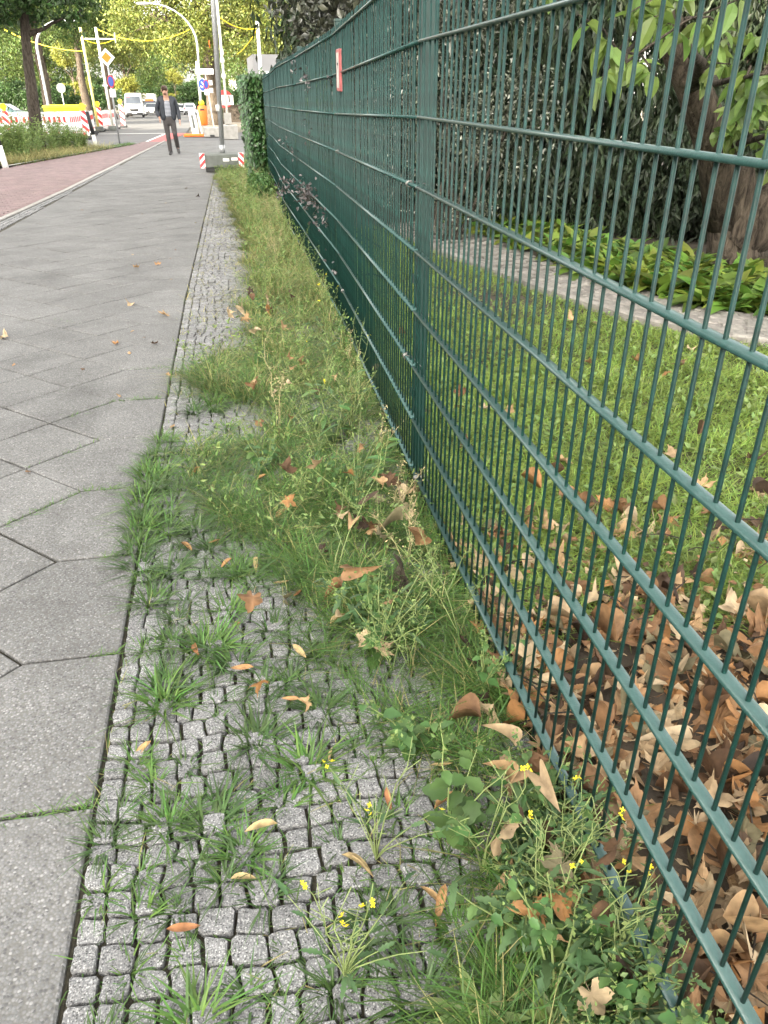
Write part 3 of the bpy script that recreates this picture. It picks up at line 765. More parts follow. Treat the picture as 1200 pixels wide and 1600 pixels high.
# ================================================================== GARDEN BEHIND THE FENCE
# dark evergreen shrubs
shrub('evergreen_shrub', (3.9, 9.4, gz(9.4)), 'dense dark evergreen shrub with drooping sprays behind the garden path', [(0, 0, .9, 1.1, .9, 1.0), (.2, .1, 2.2, 1.0, .9, 1.1), (-.5, -.2, 1.6, .7, .7, .9), (0, .2, 3.3, .9, .9, .9)], 24000, .13, 'lf_ever', droop=1.5, aspect=.28, stemr=.06)
shrub('evergreen_shrub', (5.6, 8.8, gz(8.8)), 'dark evergreen shrub filling the space behind the magnolia trunk', [(0, 0, 1.0, 1.2, .9, 1.1), (.1, .1, 2.4, 1.1, .9, 1.2), (.6, -.2, 1.3, .8, .7, 1.0)], 22000, .13, 'lf_ever', droop=1.5, aspect=.28, stemr=.06)
shrub('evergreen_shrub', (7.6, 7.6, gz(7.6)), 'dark evergreen shrub at the right edge behind the leaf bed', [(0, 0, 1.0, 1.3, 1.0, 1.1), (.1, .1, 2.4, 1.2, .9, 1.2)], 18000, .14, 'lf_ever', droop=1.5, aspect=.28, stemr=.06)
shrub('evergreen_shrub', (3.2, 12.4, gz(12.4)), 'dark evergreen shrub far back behind the glossy silver shrub', [(0, 0, 1.2, 1.4, 1.2, 1.3), (0, .1, 2.8, 1.1, 1.0, 1.1)], 15000, .15, 'lf_ever', droop=1.2, aspect=.3, stemr=.06)
shrub('silver_shrub', (2.25, 8.3, gz(8.3)), 'loose shrub with small glossy silvery leaves behind the fence', [(0, 0, .75, .75, .7, .7), (-.1, .1, 1.5, .7, .8, .8), (.5, -.3, 1.15, .55, .5, .6), (.2, .3, 2.2, .7, .8, .6)], 9500, .045, 'lf_silver', droop=.2, aspect=.45)
shrub('silver_shrub', (1.75, 10.2, gz(10.2)), 'taller glossy leaved shrub close behind the middle fence panels', [(0, 0, .9, .6, 1.2, .8), (0, .2, 1.9, .6, 1.2, .7)], 7000, .05, 'lf_silver', droop=.2, aspect=.45)
for k, (y, lab) in enumerate(((14, 'green bush hidden behind the far fence panels'), (17.5, 'green bush beyond the end of the fence'))):
    shrub('garden_bush', (1.9, y, gz(y)), lab, [(0, 0, .9, .9, 1.5, .9)], 4500, .09, 'lf_mid')

shrub('evergreen_shrub', (3.55, 8.75, gz(8.75)), 'low dark evergreen skirt of foliage right behind the bed of broad leaves', [(0, 0, .45, .7, .45, .5), (.7, -.35, .45, .6, .4, .5), (-.5, .3, .5, .5, .4, .5)], 9000, .1, 'lf_ever', droop=1.2, aspect=.3)
shrub('evergreen_shrub', (5.1, 7.75, gz(7.75)), 'low dark evergreen foliage just left of the magnolia trunk base', [(0, 0, .45, .7, .4, .5), (.6, -.2, .5, .6, .4, .55), (-.5, .25, .55, .5, .4, .6)], 9000, .1, 'lf_ever', droop=1.2, aspect=.3)
for k, (x, y, sz) in enumerate(((4.6, 12.5, 1), (7.4, 11.0, 1), (9.8, 8.8, 1), (2.6, 15.5, .9))):
    shrub('evergreen_tree', (x, y, gz(y)), ('tall dark evergreen tree behind the drooping evergreen shrub', 'tall dark evergreen tree behind the magnolia crown', 'tall dark evergreen tree at the right edge of the garden', 'dark evergreen tree rising behind the glossy shrubs')[k],
          [(0, 0, 1.4 * sz, 1.6, 1.3, 1.5), (0, .1, 3.4 * sz, 1.5, 1.3, 1.6), (.1, 0, 5.2 * sz, 1.2, 1.1, 1.2), (-.6, -.4, 2.4 * sz, 1.1, 1.0, 1.2)], 17000, .19, 'lf_ever', droop=1.3, aspect=.34, stemr=.1, cat='tree')
# magnolia: forked trunk, limbs, drooping leaves
mg = empty('magnolia_tree', (4.3, 6.25, gz(6.25)), 0, 'old magnolia with a thick forked trunk and large drooping leaves behind the fence', 'tree')
b = B()
b.tube([(.05, 0, -.12), (.0, 0, .08), (-.06, .02, .3), (-.14, .03, .55), (-.24, .0, .85)], [.30, .25, .215, .2, .18], 18, jit=.05)
b.tube([(-.14, .03, .42), (-.42, -.05, .98), (-.78, -.15, 1.42), (-1.25, -.3, 1.95), (-1.6, -.45, 2.5)], [.19, .155, .125, .1, .07], 14, jit=.05)
b.tube([(-.04, .02, .22), (.2, -.05, .55), (.42, -.1, .82), (.52, -.15, 1.2), (.45, -.1, 1.9), (.6, 0, 2.8)], [.24, .22, .2, .17, .14, .1], 14, jit=.05)
for k in range(9):
    a = random.uniform(0, 6.28); b.tube([(.05 + .2 * math.cos(a), .2 * math.sin(a), .12), (.05 + .42 * math.cos(a), .42 * math.sin(a), -.04), (.05 + .6 * math.cos(a), .6 * math.sin(a), -.1)], [.07, .045, .02], 7, jit=.1)
trunk = b.build('trunk', K['bark'], mg, smooth=True)
b = B(); pts = [(.3 + .055 * math.cos(a), -.31, .72 + .065 * math.sin(a)) for a in [k * math.pi / 8 for k in range(17)]]
b.tube(pts, .013, 6); b.build('branch_scar', K['bark'], trunk)
# limbs reaching towards the fence
LM = [((-.78, -.15, 1.42), (-1.9, -1.9, 1.75), .05), ((-1.25, -.3, 1.95), (-2.5, -2.2, 1.9), .045), ((.5, -.15, 1.3), (-.6, -2.4, 1.65), .05), ((.45, -.1, 1.9), (-.3, -2.0, 1.9), .05), ((.5, -.1, 1.6), (.5, -2.2, 1.45), .045), ((-.24, 0, .85), (-1.1, -1.5, 1.5), .04), ((.6, 0, 2.6), (-1.2, -1.8, 2.6), .05), ((-1.6, -.45, 2.5), (-2.9, -1.8, 2.5), .04), ((.52, -.15, 1.2), (.75, -1.6, .95), .03), ((-1.25, -.3, 1.95), (-2.2, -1.9, 1.55), .035), ((-.78, -.15, 1.42), (-1.5, -2.0, 1.5), .035), ((-.42, -.05, .98), (-1.2, -1.9, 1.75), .04), ((-.42, -.05, .98), (-1.0, -2.0, 1.3), .03), ((-1.25, -.3, 1.95), (-1.7, -1.7, 1.92), .03), ((.5, -.1, 1.6), (-.2, -1.9, 1.5), .03)]
twigs = []
for s, e, r in LM:
    q, rr = limb(s, e, r, .008, 7, .05); B().tube(q, rr, 7).build('limb', K['bark_dark'], mg, smooth=True)
    for k in range(5):
        p = q[random.randint(2, 7)]; f = Vector(p) + Vector((random.uniform(-.45, .45), random.uniform(-.5, .25), random.uniform(-.3, .28)))
        B().tube([p, Vector(p).lerp(f, .5) + Vector((0, 0, .04)), f], [.008, .006, .003], 5).build('twig', K['bark_dark'], mg)
        twigs.append((Vector(p), f))
def leafmesh(name, L, W, n=6, fold=.12, droop=.12, cup=0., serr=0., seed=0):
    "ovate leaf with a midrib fold, bent along its length, pointing along +Y"
    r = random.Random(seed); V = []; F = []
    for i in range(n + 1):
        t = i / n; wd = W * .5 * (math.sin(math.pi * min(1, t ** .8)) ** .75 if 0 < t < 1 else 0) * (1 + serr * (i % 2))
        z = -droop * L * t * t + r.uniform(-.01, .01) * L
        V += [(-wd, L * t, z + wd * fold * 2 - cup * wd), (0, L * t, z), (wd, L * t, z + wd * fold * 2 - cup * wd + r.uniform(-.02, .02) * W)]
    for i in range(n):
        a = i * 3; F += [(a, a + 1, a + 4, a + 3), (a + 1, a + 2, a + 5, a + 4)]
    me = pymesh(name, V, F); me.polygons.foreach_set('use_smooth', [True] * len(F)); return me
MLF = [leafmesh('leaf', random.uniform(.11, .16), random.uniform(.058, .085), 6, .2, random.uniform(.1, .3), seed=k) for k in range(5)]
nl = 0
lo = [];
for (p, f) in twigs:
    for k in range(11):
        t = random.uniform(.25, 1.05); c = p.lerp(f, t)
        d = Vector((random.uniform(-1, 1), random.uniform(-1, .6), random.uniform(-1.5, .1))).normalized()
        qq = d.to_track_quat('Y', 'Z') @ Matrix.Rotation(random.uniform(-1.2, 1.2), 3, 'Y').to_quaternion()
        vis = c.x < 1.1 and c.z < 2.0 and c.y < -.2
        lo.append((0 if vis else 1, c, qq))
lo.sort(key=lambda t: (t[0], -t[1].x))
bb = B()
for v, c, qq in lo:
    me = random.choice(MLF); s = random.uniform(.75, 1.15)
    if nl < 290 and v == 0:
        o = ob('leaf', me, K['lf_magn'], mg, loc=c, scale=s); o.rotation_mode = 'QUATERNION'; o.rotation_quaternion = qq; nl += 1
    else:
        M_ = Matrix.Translation(c) @ qq.to_matrix().to_4x4() @ Matrix.Scale(s, 4)
        bb.add([M_ @ x.co for x in me.vertices], [tuple(p.vertices) for p in me.polygons])
bl = [(-1.4, -1.0, 3.0, 1.3, 1.2, .6), (.2, -1.2, 3.0, 1.4, 1.2, .7), (1.4, -.6, 2.6, 1, 1, .6), (-2.6, -.8, 3, .9, 1, .5)]
o = bb.build('leaf_mass', K['lf_magn'], mg) if bb.V else None
if o: tag(o, kind='stuff')
V, F = cloud(bl, 2600, .13, droop=.8); ob('crown', npmesh('crown', V, F), K['lf_magn'], mg)

# curved brick path in the garden
PN = [(9.5, 1.75), (7.6, 2.0), (6.3, 2.24), (5.4, 2.42), (4.72, 2.62), (4.2, 2.92), (3.9, 3.3), (3.65, 4.2), (3.45, 5.6)]     # near edge (y, x)
PF = [(9.9, 2.5), (8.1, 2.75), (6.4, 2.86), (5.75, 2.95), (5.2, 3.08), (4.75, 3.3), (4.45, 3.6), (4.2, 4.4), (4.0, 5.7)]
gp_V = []; gp_F = []
for i, (a, c) in enumerate(zip(PN, PF)):
    gp_V += [(a[1], a[0], gz(a[0]) + .024), (c[1], c[0], gz(c[0]) + .024)]
    if i: gp_F.append((2 * i - 2, 2 * i, 2 * i + 1, 2 * i - 1))
gp = tag(ob('garden_path', pymesh('garden_path', gp_V, gp_F), K['soil']), kind='structure')
def along(T_, s):
    s = s * (len(T_) - 1); i = min(len(T_) - 2, int(s)); t = s - i
    return Vector((T_[i][1] + (T_[i + 1][1] - T_[i][1]) * t, T_[i][0] + (T_[i + 1][0] - T_[i][0]) * t))
gb = [pymesh('brick', *(lambda q: (q.V, q.F))(B().bbox((0, 0, -.03), (random.uniform(.108, .12), .086, .07), .008))) for _ in range(4)]
eb = pymesh('edging_stone', *(lambda q: (q.V, q.F))(B().bbox((0, 0, -.04), (.07, .2, .12), .01)))
nrow = 74
for j in range(nrow):
    s = (j + .5) / nrow; a, c = along(PN, s), along(PF, s); d = (c - a); ang = math.atan2(d.y, d.x)
    n = max(2, int(d.length / .128))
    for i in range(n):
        t = (i + .5 + (.25 if j % 2 else -.25)) / n
        if not .04 < t < .98: continue
        p = a.lerp(c, t)
        ob('brick', random.choice(gb), K['brickpink'], gp, loc=(p.x, p.y, gz(p.y) + .046 + random.uniform(-.008, .008)), rot=(random.gauss(0, .03), random.gauss(0, .03), ang + random.gauss(0, .05)))
for j in range(40):
    s = (j + .5) / 40; a, a2 = along(PN, s), along(PN, min(1, s + .01)); d = a2 - a
    ob('edging_stone', eb, K['brickpink'], gp, loc=(a.x - .03, a.y - .03, gz(a.y) + .055 + random.uniform(-.005, .006)), rot=(0, 0, math.atan2(d.y, d.x) - math.pi / 2 + random.gauss(0, .03)))

# broad leaved bed behind the path: separate clumps
HL = [leafmesh('leaf', random.uniform(.17, .24), random.uniform(.06, .085), 5, .25, random.uniform(.25, .6), seed=30 + k) for k in range(4)]
def hosta():
    t = empty('bed_plant', (0, 0, 0), 0, 'clump of broad light green leaves in the bed behind the garden path', 'plant', 'broad leaved clumps along the garden path')
    for k in range(16):
        a = random.uniform(0, 6.28); el = random.uniform(.35, 1.25)
        o = ob('leaf', random.choice(HL), K['lf_hosta'], t, loc=(.03 * math.cos(a), .03 * math.sin(a), random.uniform(0, .05)), scale=random.uniform(.55, 1.3))
        o.rotation_euler = (el, random.uniform(-.3, .3), a)
    return t
h0 = [hosta() for _ in range(3)]
spots = []
for j in range(1, 40):
    c = along(PF, j / 40)
    for k in range(8):
        nx = Vector((.35, .65)) if j < 24 else Vector((.05, 1))
        p = c + nx.normalized() * (.11 + .17 * k + random.uniform(-.06, .06)) + Vector((random.uniform(-.08, .08), random.uniform(-.05, .05)))
        if (p - Vector((4.3, 6.25))).length < .33 or p.y > 9.3: continue
        spots.append(p)
for n, p in enumerate(spots):
    o = h0[n] if n < 3 else copy_tree(h0[n % 3])
    o.location = (p.x, p.y, gz(p.y) + .02); o.rotation_euler.z = random.uniform(0, 6.28); s = random.uniform(.8, 1.3); o.scale = (s, s, s)

# garden lawn
n = 230000
x = rng.uniform(.62, 5.2, n); y = 1.55 + (9.5 - 1.55) * rng.uniform(0, 1, n) ** 1.6
near = np.interp(y, [p[0] for p in sorted(PN)], [p[1] for p in sorted(PN)]); near = np.where(y < 3.6, 9, near - .06)
pat = np.sin(x * 3.1 + 1.7 * np.sin(y * 2.2)) + np.sin(y * 3.7 + x * 1.3) + rng.normal(0, .7, n)
edge = 1.66 + .1 * np.sin(x * 7) + .12 * np.sin(x * 3.1) + rng.normal(0, .08, n) - .12 * (x - .8)
# a worn, bare patch near the path
bare = np.exp(-(((x - 1.9) / .5) ** 2 + ((y - 5.4) / .9) ** 2)) + .6 * np.exp(-(((x - 2.0) / .3) ** 2 + ((y - 7.2) / 1.2) ** 2))
keep = (x < near) & (pat > -1.9) & (y > edge) & (rng.uniform(0, 1, n) > bare * .8) & (x > np.interp(y, [f[0] for f in FENCE], [f[1] for f in FENCE]) + .01)
x, y = x[keep], y[keep]
hh = rng.uniform(.03, .085, len(x)) * (.8 + .35 * np.sin(x * 5 + y * 4) ** 2)
blades('lawn', x, y, gza(y) + .015, hh, rng.uniform(.003, .0062, len(x)), K['lawn'], lean=(.2, 1.1), curl=(.2, 1.2))
# clover and daisy leaves between the grass
n = 9000; k = rng.choice(len(x), n)
P = np.stack([x[k] + rng.normal(0, .02, n), y[k] + rng.normal(0, .02, n), gza(y[k]) + .02 + rng.uniform(.005, .03, n)], 1)
D = rand_dirs(n); D[:, 2] = np.abs(D[:, 2]) * .5 + .15; Nn = np.zeros((n, 3)); Nn[:, 2] = 1; Nn += rng.normal(0, .3, (n, 3)); L = rng.uniform(.02, .045, n)
V, F = leaf_arrays(P, D, Nn, L, L * .55); tag(ob('lawn_clover', npmesh('lawn_clover', V, F), K['weed_pale']), kind='stuff')

# ================================================================== THE WEEDY VERGE
XE = [(.3, .30), (1.0, .27), (1.5, .17), (1.9, .02), (2.35, -.08), (2.6, -.34), (3.1, -.36), (3.25, .0), (3.6, .02), (3.75, -.4), (4.3, -.44), (4.6, -.2), (5, .02), (5.5, -.06), (6, .07), (8, .07), (11, .02), (14, -.14), (17, -.3), (19.5, -.36), (24, -.3)]
xe_y, xe_x = [t[0] for t in XE], [t[1] for t in XE]
FY, FXX = [f[0] for f in FENCE] + [24], [f[1] for f in FENCE] + [.9]
def verge_pts(n, y0, y1, pw=1.6, xmin=-.42):
    y = y0 + (y1 - y0) * rng.uniform(0, 1, n) ** pw
    a = -.41 + .0105 * np.maximum(0, y - 6); c = np.interp(y, FY, FXX) - .0
    x = a + (c - a) * rng.uniform(0, 1, n)
    return x, y
def verge_density(x, y):
    e = np.interp(y, xe_y, xe_x) + .05 * np.sin(y * 7.3) + .04 * np.sin(y * 17 + 1)
    d = np.clip((x - e) / .14, 0, 1)
    cl = np.sin(x * 11 + 2.2 * np.sin(y * 3.1)) * np.sin(y * 6.3 + 1.7 * np.sin(x * 5)) + .5 * np.sin(x * 23 + y * 19)
    d = d * np.clip(.66 + .8 * cl, .05, 1)
    return d
# long grass towards the fence
n = 270000
x, y = verge_pts(n, .45, 24, 1.7); d = verge_density(x, y)
k = rng.uniform(0, 1, n) < d; x, y, d = x[k], y[k], d[k]
tall = np.interp(y, [.4, 1.2, 2.0, 3.5, 5, 7, 10, 20], [.12, .13, .13, .15, .19, .21, .21, .13])
clump = .5 + .5 * np.sin(x * 9 + 2.1 * np.sin(y * 2.7)) * np.sin(y * 5.1 + 1.9 * np.sin(x * 6 + y))
h = tall * rng.uniform(.3, 1.25, len(x)) * (.5 + .5 * d) * (.55 + .95 * clump)
sel = rng.uniform(0, 1, len(x)); far = np.clip((y - 2.5) / 5, 0, 1)
wd = rng.uniform(.0018, .0042, len(x)) * (1 + .9 * np.clip((y - 4) / 8, 0, 1))
for nm, m, q in (('verge_grass', 'grass', (sel < .62 - .12 * far)), ('verge_grass_dry', 'grass_dry', (sel > .88 - .5 * far)), ('verge_grass_dark', 'grass_dark', (sel >= .62 - .12 * far) & (sel <= .88 - .5 * far))):
    blades(nm, x[q], y[q], gza(y[q]) - .012, h[q], wd[q], K[m], lean=(.1, 1.0), curl=(.2, 1.5))
# short grass in the joints of the setts and along the edge
n = 60000
x, y = verge_pts(n, .45, 19, 1.9)
cl = np.sin(x * 17 + 3 * np.sin(y * 4.1)) * np.sin(y * 13.3 + 2 * np.sin(x * 9)) + .6 * np.sin(x * 41 + 7) * np.sin(y * 37)
edge = np.exp(-((x + .41 - .0105 * np.maximum(0, y - 6)) / .025) ** 2) * (np.sin(y * 5.3) > .1)
e = np.interp(y, xe_y, xe_x); pr = .05 + np.clip(cl - .1, 0, 1) * np.clip(.35 + (x - e + .45) * 1.3, .1, 1) + edge * .7 * (y > 1.2)
k = rng.uniform(0, 1, n) < pr; x, y = x[k], y[k]
dryj = (rng.uniform(0, 1, len(x)) < np.clip((y - 3) / 5, .12, .6)); xd, yd = x[dryj], y[dryj]; x, y = x[~dryj], y[~dryj]
blades('joint_grass_dry', xd, yd, gza(yd) - .014, rng.uniform(.02, .055, len(xd)) * np.interp(yd, [1, 5], [1, 1.5]), rng.uniform(.002, .004, len(xd)) * np.interp(yd, [3, 9], [1, 1.8]), K['grass_dry'], lean=(.2, 1.3), curl=(.2, 1.3))
blades('joint_grass', x, y, gza(y) - .014, rng.uniform(.015, .048, len(x)) * np.interp(y, [1, 4], [1, 1.4]), rng.uniform(.0018, .0036, len(x)), K['grass'], lean=(.2, 1.3), curl=(.2, 1.3))
# moss and grass in a few slab joints
P_ = []
for (ax, ay, bx, by, m_) in ((-.42, 1.245, -.66, 1.245, 90), (-.42, 1.767, -.5, 1.767, 60), (-.43, 2.287, -.52, 2.287, 60), (-.43, 2.80, -.66, 2.80, 130), (-.66, 2.287 + .51, -.92, 2.54, 120), (-.45, 3.85, -.66, 3.85, 140), (-.67, 3.85, -.9, 3.6, 50), (-.45, 4.37, -.7, 4.37, 60), (-.67, 3.33, -.93, 3.07, 40), (-1.1, 5.5, -1.4, 5.75, 40)):
    t = rng.uniform(0, 1, m_) ** 1.3; P_.append(np.stack([ax + (bx - ax) * t + rng.normal(0, .006, m_), ay + (by - ay) * t + rng.normal(0, .006, m_)], 1))
P_ = np.concatenate(P_)
blades('slab_joint_grass', P_[:, 0], P_[:, 1], gza(P_[:, 1]) - .008, rng.uniform(.012, .035, len(P_)), rng.uniform(.0018, .0032, len(P_)), K['grass'], lean=(.3, 1.3), curl=(.2, 1.2))

# separate tufts on the setts
def tuft_mesh(n, h, sp, wd, seed):
    r = np.random.default_rng(seed)
    a = r.uniform(0, 2 * np.pi, n); q = sp * np.sqrt(r.uniform(0, 1, n))
    V, F = blade_arrays(q * np.cos(a), q * np.sin(a), np.zeros(n), h * r.uniform(.45, 1.2, n), wd * r.uniform(.7, 1.3, n), a + r.normal(0, .7, n), r.uniform(.1, .9, n), r.uniform(.1, 1.5, n))
    return npmesh('grass_tuft', V, F)
TM = [tuft_mesh(34, .042, .014, .0034, s) for s in range(4)] + [tuft_mesh(70, .058, .022, .0036, 9 + s) for s in range(3)]
for m in TM[:2] + TM[4:5]: m.materials.append(K['grass'])
for m in TM[2:4] + TM[5:]: m.materials.append(K['grass_dark'])
TU = [(-.335, .72, 6), (-.39, .66, 6), (-.27, .70, 5), (-.18, .74, 4), (-.08, .66, 6), (-.30, .86, 1), (-.235, .96, 2), (-.30, 1.06, 0), (-.37, 1.02, 1), (-.19, 1.06, 3), (-.25, 1.16, 4), (-.30, 1.17, 2), (-.38, 1.14, 5), (-.155, 1.14, 5), (-.09, 1.06, 4), (-.03, 1.0, 3), (-.02, .84, 2), (.06, .76, 5), (-.12, .82, 2), (-.2, .87, 0), (.0, 1.17, 0), (-.11, 1.24, 3), (-.22, 1.32, 2), (-.34, 1.36, 0), (-.29, 1.28, 1), (-.05, 1.36, 6), (.06, 1.26, 4), (.1, 1.05, 2), (.14, .92, 3), (-.23, 1.56, 3), (-.31, 1.62, 4), (-.15, 1.52, 2), (-.33, 1.78, 0), (-.19, 1.74, 5), (-.1, 1.66, 6), (.04, 1.56, 6), (.11, 1.44, 5), (-.27, 1.9, 6), (-.12, 1.9, 4), (-.36, 2.0, 4), (-.40, 2.2, 5), (-.41, 2.34, 4), (-.3, 2.14, 5), (-.18, 2.1, 6), (-.05, 2.06, 5), (-.40, 2.5, 6), (-.33, 2.42, 4), (-.22, 2.4, 6), (-.41, 2.72, 6), (-.38, 2.9, 4), (-.3, 2.7, 5), (-.2, 2.75, 6), (-.42, 3.1, 5), (-.12, 2.5, 4), (.2, .72, 6), (.24, .62, 5), (.3, .82, 4), (-.43, .58, 5)] + [(-.44 + .12 * random.random() ** 2, 2.0 + 1.5 * random.random(), random.choice((4, 5, 6, 4))) for _ in range(16)] + [(-.3 + .35 * random.random(), 1.45 + 1.1 * random.random(), random.choice((4, 4, 5, 6))) for _ in range(12)] + [(-.4 + .3 * random.random(), 3.3 + .9 * random.random(), random.choice((4, 6))) for _ in range(8)] + [(-.38 + .62 * random.random(), .62 + 1.9 * random.random(), random.choice((0, 1, 2, 3, 2, 3, 5))) for _ in range(62)]
for k, (x, y, v) in enumerate(TU):
    dark = v in (2, 3, 5, 6); big = v >= 4
    o = ob('grass_tuft', TM[v], None, None, loc=(x, y, gz(y) - .012), rot=(0, 0, random.uniform(0, 6.28)), scale=random.uniform(.7, 1.3) * (1.25 if big else 1.05))
    where = 'at the slab edge' if x < -.33 else ('on the setts' if x < -.13 else ('mid setts' if x < .03 else 'on setts beside weeds'))
    band = ('along the bottom edge', 'in the foreground', 'below the wall rocket', 'level with the goosefoot weed', 'a little further off', 'where the verge widens', 'by the far open setts')[int(np.searchsorted([.72, .92, 1.1, 1.4, 1.8, 2.3], y))]
    tag(o, '%s %sgrass tuft %s %s' % ('dense' if big else 'small', 'dark ' if dark else 'light green ', where, band), 'grass tuft', 'grass tufts growing in the sett joints')

# ---- weeds ------------------------------------------------------------
LV = {}
LV['goose'] = [leafmesh('leaf', .05, .03, 6, .18, .25, serr=.35, seed=50 + k) for k in range(3)]
LV['long'] = [leafmesh('leaf', .075, .013, 6, .2, .35, serr=.0, seed=60 + k) for k in range(3)]
LV['rocket'] = [leafmesh('leaf', .06, .011, 9, .12, .3, serr=.9, seed=70 + k) for k in range(3)]
LV['dock'] = [leafmesh('leaf', .085, .028, 7, .2, .5, seed=80 + k) for k in range(3)]
LV['tiny'] = [leafmesh('leaf', .018, .008, 3, .2, .2, seed=90 + k) for k in range(2)]
LV['ash'] = [leafmesh('leaf', .10, .034, 7, .15, .3, seed=95 + k) for k in range(3)]
def petal_mesh():
    q = B()
    for k in range(4):
        a = k * math.pi / 2; c, s = math.cos(a), math.sin(a)
        P = [(0, 0, 0), (.0035, -.0028, .003), (.0085, -.0036, .0055), (.0105, 0, .005), (.0085, .0036, .0055), (.0035, .0028, .003)]
        q.add([(x * c - y * s, x * s + y * c, z) for x, y, z in P], [(0, 1, 2, 3), (0, 3, 4, 5)])
    return q.mesh('flower')
PET = petal_mesh(); PET.materials.append(K['petal'])
def stemline(h, lean, az, wob=.06, n=6, base=(0, 0)):
    P = []
    for i in range(n + 1):
        t = i / n; P.append(Vector((base[0] + math.cos(az) * lean * h * t ** 1.4, base[1] + math.sin(az) * lean * h * t ** 1.4, h * t * (1 - .18 * lean * t))) + Vector((random.gauss(0, wob * h * .25 * t), random.gauss(0, wob * h * .25 * t), 0)))
    return P
def putleaf(root, me, m, p, az, el, s, name='leaf'):
    o = ob(name, me, None, root, loc=p, scale=s); o.rotation_euler = (el, random.uniform(-.35, .35), az)
    if not me.materials: me.materials.append(m)
    return o
for k_ in LV:
    for me in LV[k_]:
        me.materials.append(K[{'goose': 'weed', 'long': 'weed_blue', 'rocket': 'weed_blue', 'dock': 'weed_pale', 'tiny': 'weed_pale', 'ash': 'weed'}[k_]])

def leafy_weed(label, group, loc, h=.22, stems=3, nleaf=9, kind='goose', seeds=True, s=1.0, cat='weed'):
    root = empty('weed_plant', loc, 0, label, cat, group)
    sb = B(); seed = []
    for k in range(stems):
        az = random.uniform(0, 6.28); P = stemline(h * random.uniform(.6, 1.1), random.uniform(.25, .8), az)
        sb.tube(P, [.0026 - .0018 * i / (len(P) - 1) for i in range(len(P))], 5)
        for j in range(nleaf):
            t = (j + .6) / nleaf; i = min(len(P) - 2, int(t * (len(P) - 1))); p = P[i].lerp(P[i + 1], t * (len(P) - 1) - i)
            putleaf(root, random.choice(LV[kind]), None, p, random.uniform(0, 6.28), random.uniform(-.3, .6), s * (1.25 - .75 * t) * random.uniform(.8, 1.25))
        if seeds:
            for j in range(16):
                t = random.uniform(.72, 1.0); i = min(len(P) - 2, int(t * (len(P) - 1))); p = P[i].lerp(P[i + 1], t * (len(P) - 1) - i)
                seed.append(np.array(p) + rng.normal(0, .010, 3))
    sb.build('stem', K['stem'], root)
    if seed:
        seed = np.array(seed); D = rand_dirs(len(seed)); D[:, 2] = abs(D[:, 2]); Lq = rng.uniform(.006, .014, len(seed))
        V, F = leaf_arrays(seed, D, rand_dirs(len(seed)), Lq, Lq * .6); tag(ob('seed_head', npmesh('seed_head', V, F), K['weed_pale'], root), kind='stuff')
    return root
def rocket(label, group, loc, h=.34, stems=3, leaves=9, flowers=3, lean=.5, s=1.0):
    root = empty('flowering_weed', loc, 0, label, 'weed', group); sb = B()
    for k in range(leaves):
        az = random.uniform(0, 6.28); P = stemline(h * random.uniform(.25, .5), random.uniform(.5, 1.2), az, n=4)
        sb.tube(P, [.0016, .0014, .0012, .001, .0008], 4)
        for j in (2, 3, 4): putleaf(root, random.choice(LV['rocket']), None, P[j], az - math.pi / 2 + random.uniform(-.6, .6), random.uniform(-.2, .7), s * random.uniform(.6, 1.0))
    for k in range(stems):
        az = random.uniform(0, 6.28); P = stemline(h * random.uniform(.75, 1.1), lean * random.uniform(.3, 1.2), az, wob=.1, n=8)
        sb.tube(P, [.0019 - .0011 * i / 8 for i in range(9)], 5)
        for j in range(7):                                            # thin pods and side stalks
            t = random.uniform(.4, .95); i = int(t * 8); p = P[i]; a2 = random.uniform(0, 6.28); l = random.uniform(.015, .045)
            sb.tube([p, p + Vector((math.cos(a2) * l, math.sin(a2) * l, l * .9))], [.0007, .0009], 4)
        if k < flowers:
            for j in range(random.randint(1, 3)):
                q = P[-1] + Vector((random.uniform(-.011, .011), random.uniform(-.011, .011), random.uniform(-.012, .008)))
                o = ob('flower', PET, None, root, loc=q, scale=random.uniform(.4, .65)); o.rotation_euler = (random.uniform(-.9, .9), random.uniform(-.9, .9), random.uniform(0, 6))
    sb.build('stem', K['stem'], root); return root
def stalk(loc, h, label, group, dry=False, n=3, lean=.6, proto={}):
    key = (dry, int(h * 10) // 2, random.randint(0, 2))
    if key in proto:
        t = copy_tree(proto[key]); t.location = loc; t['label'] = label; t['group'] = group
    else:
        t = empty('seed_stalk', loc, 0, label, 'weed', group); sb = B(); seeds = []
        for k in range(n):
            P = stemline(h * random.uniform(.7, 1.1), lean * random.uniform(.3, 1.2), random.uniform(0, 6.28), .12, 7)
            sb.tube(P, [.0016 - .001 * i / 7 for i in range(8)], 4)
            for j in range(26):
                tt = random.uniform(.35, 1); i = min(6, int(tt * 7)); p = P[i].lerp(P[i + 1], tt * 7 - i)
                q = p + Vector((random.gauss(0, 1), random.gauss(0, 1), random.uniform(0, 1))) * .018 * (1.15 - tt * .6)
                sb.tube([p, q], [.0005, .0004], 3, cap=False); seeds.append(np.array(q))
        sb.build('stem', K['stem_dry' if dry else 'stem'], t)
        seeds = np.array(seeds); D = rand_dirs(len(seeds)); Lq = rng.uniform(.005, .012, len(seeds))
        V, F = leaf_arrays(seeds, D, rand_dirs(len(seeds)), Lq, Lq * .6); tag(ob('seed_head', npmesh('seed_head', V, F), K['stem_dry' if dry else 'weed_pale'], t), kind='stuff')
        proto[key] = t
    t.rotation_euler.z = random.uniform(0, 6.28); return t

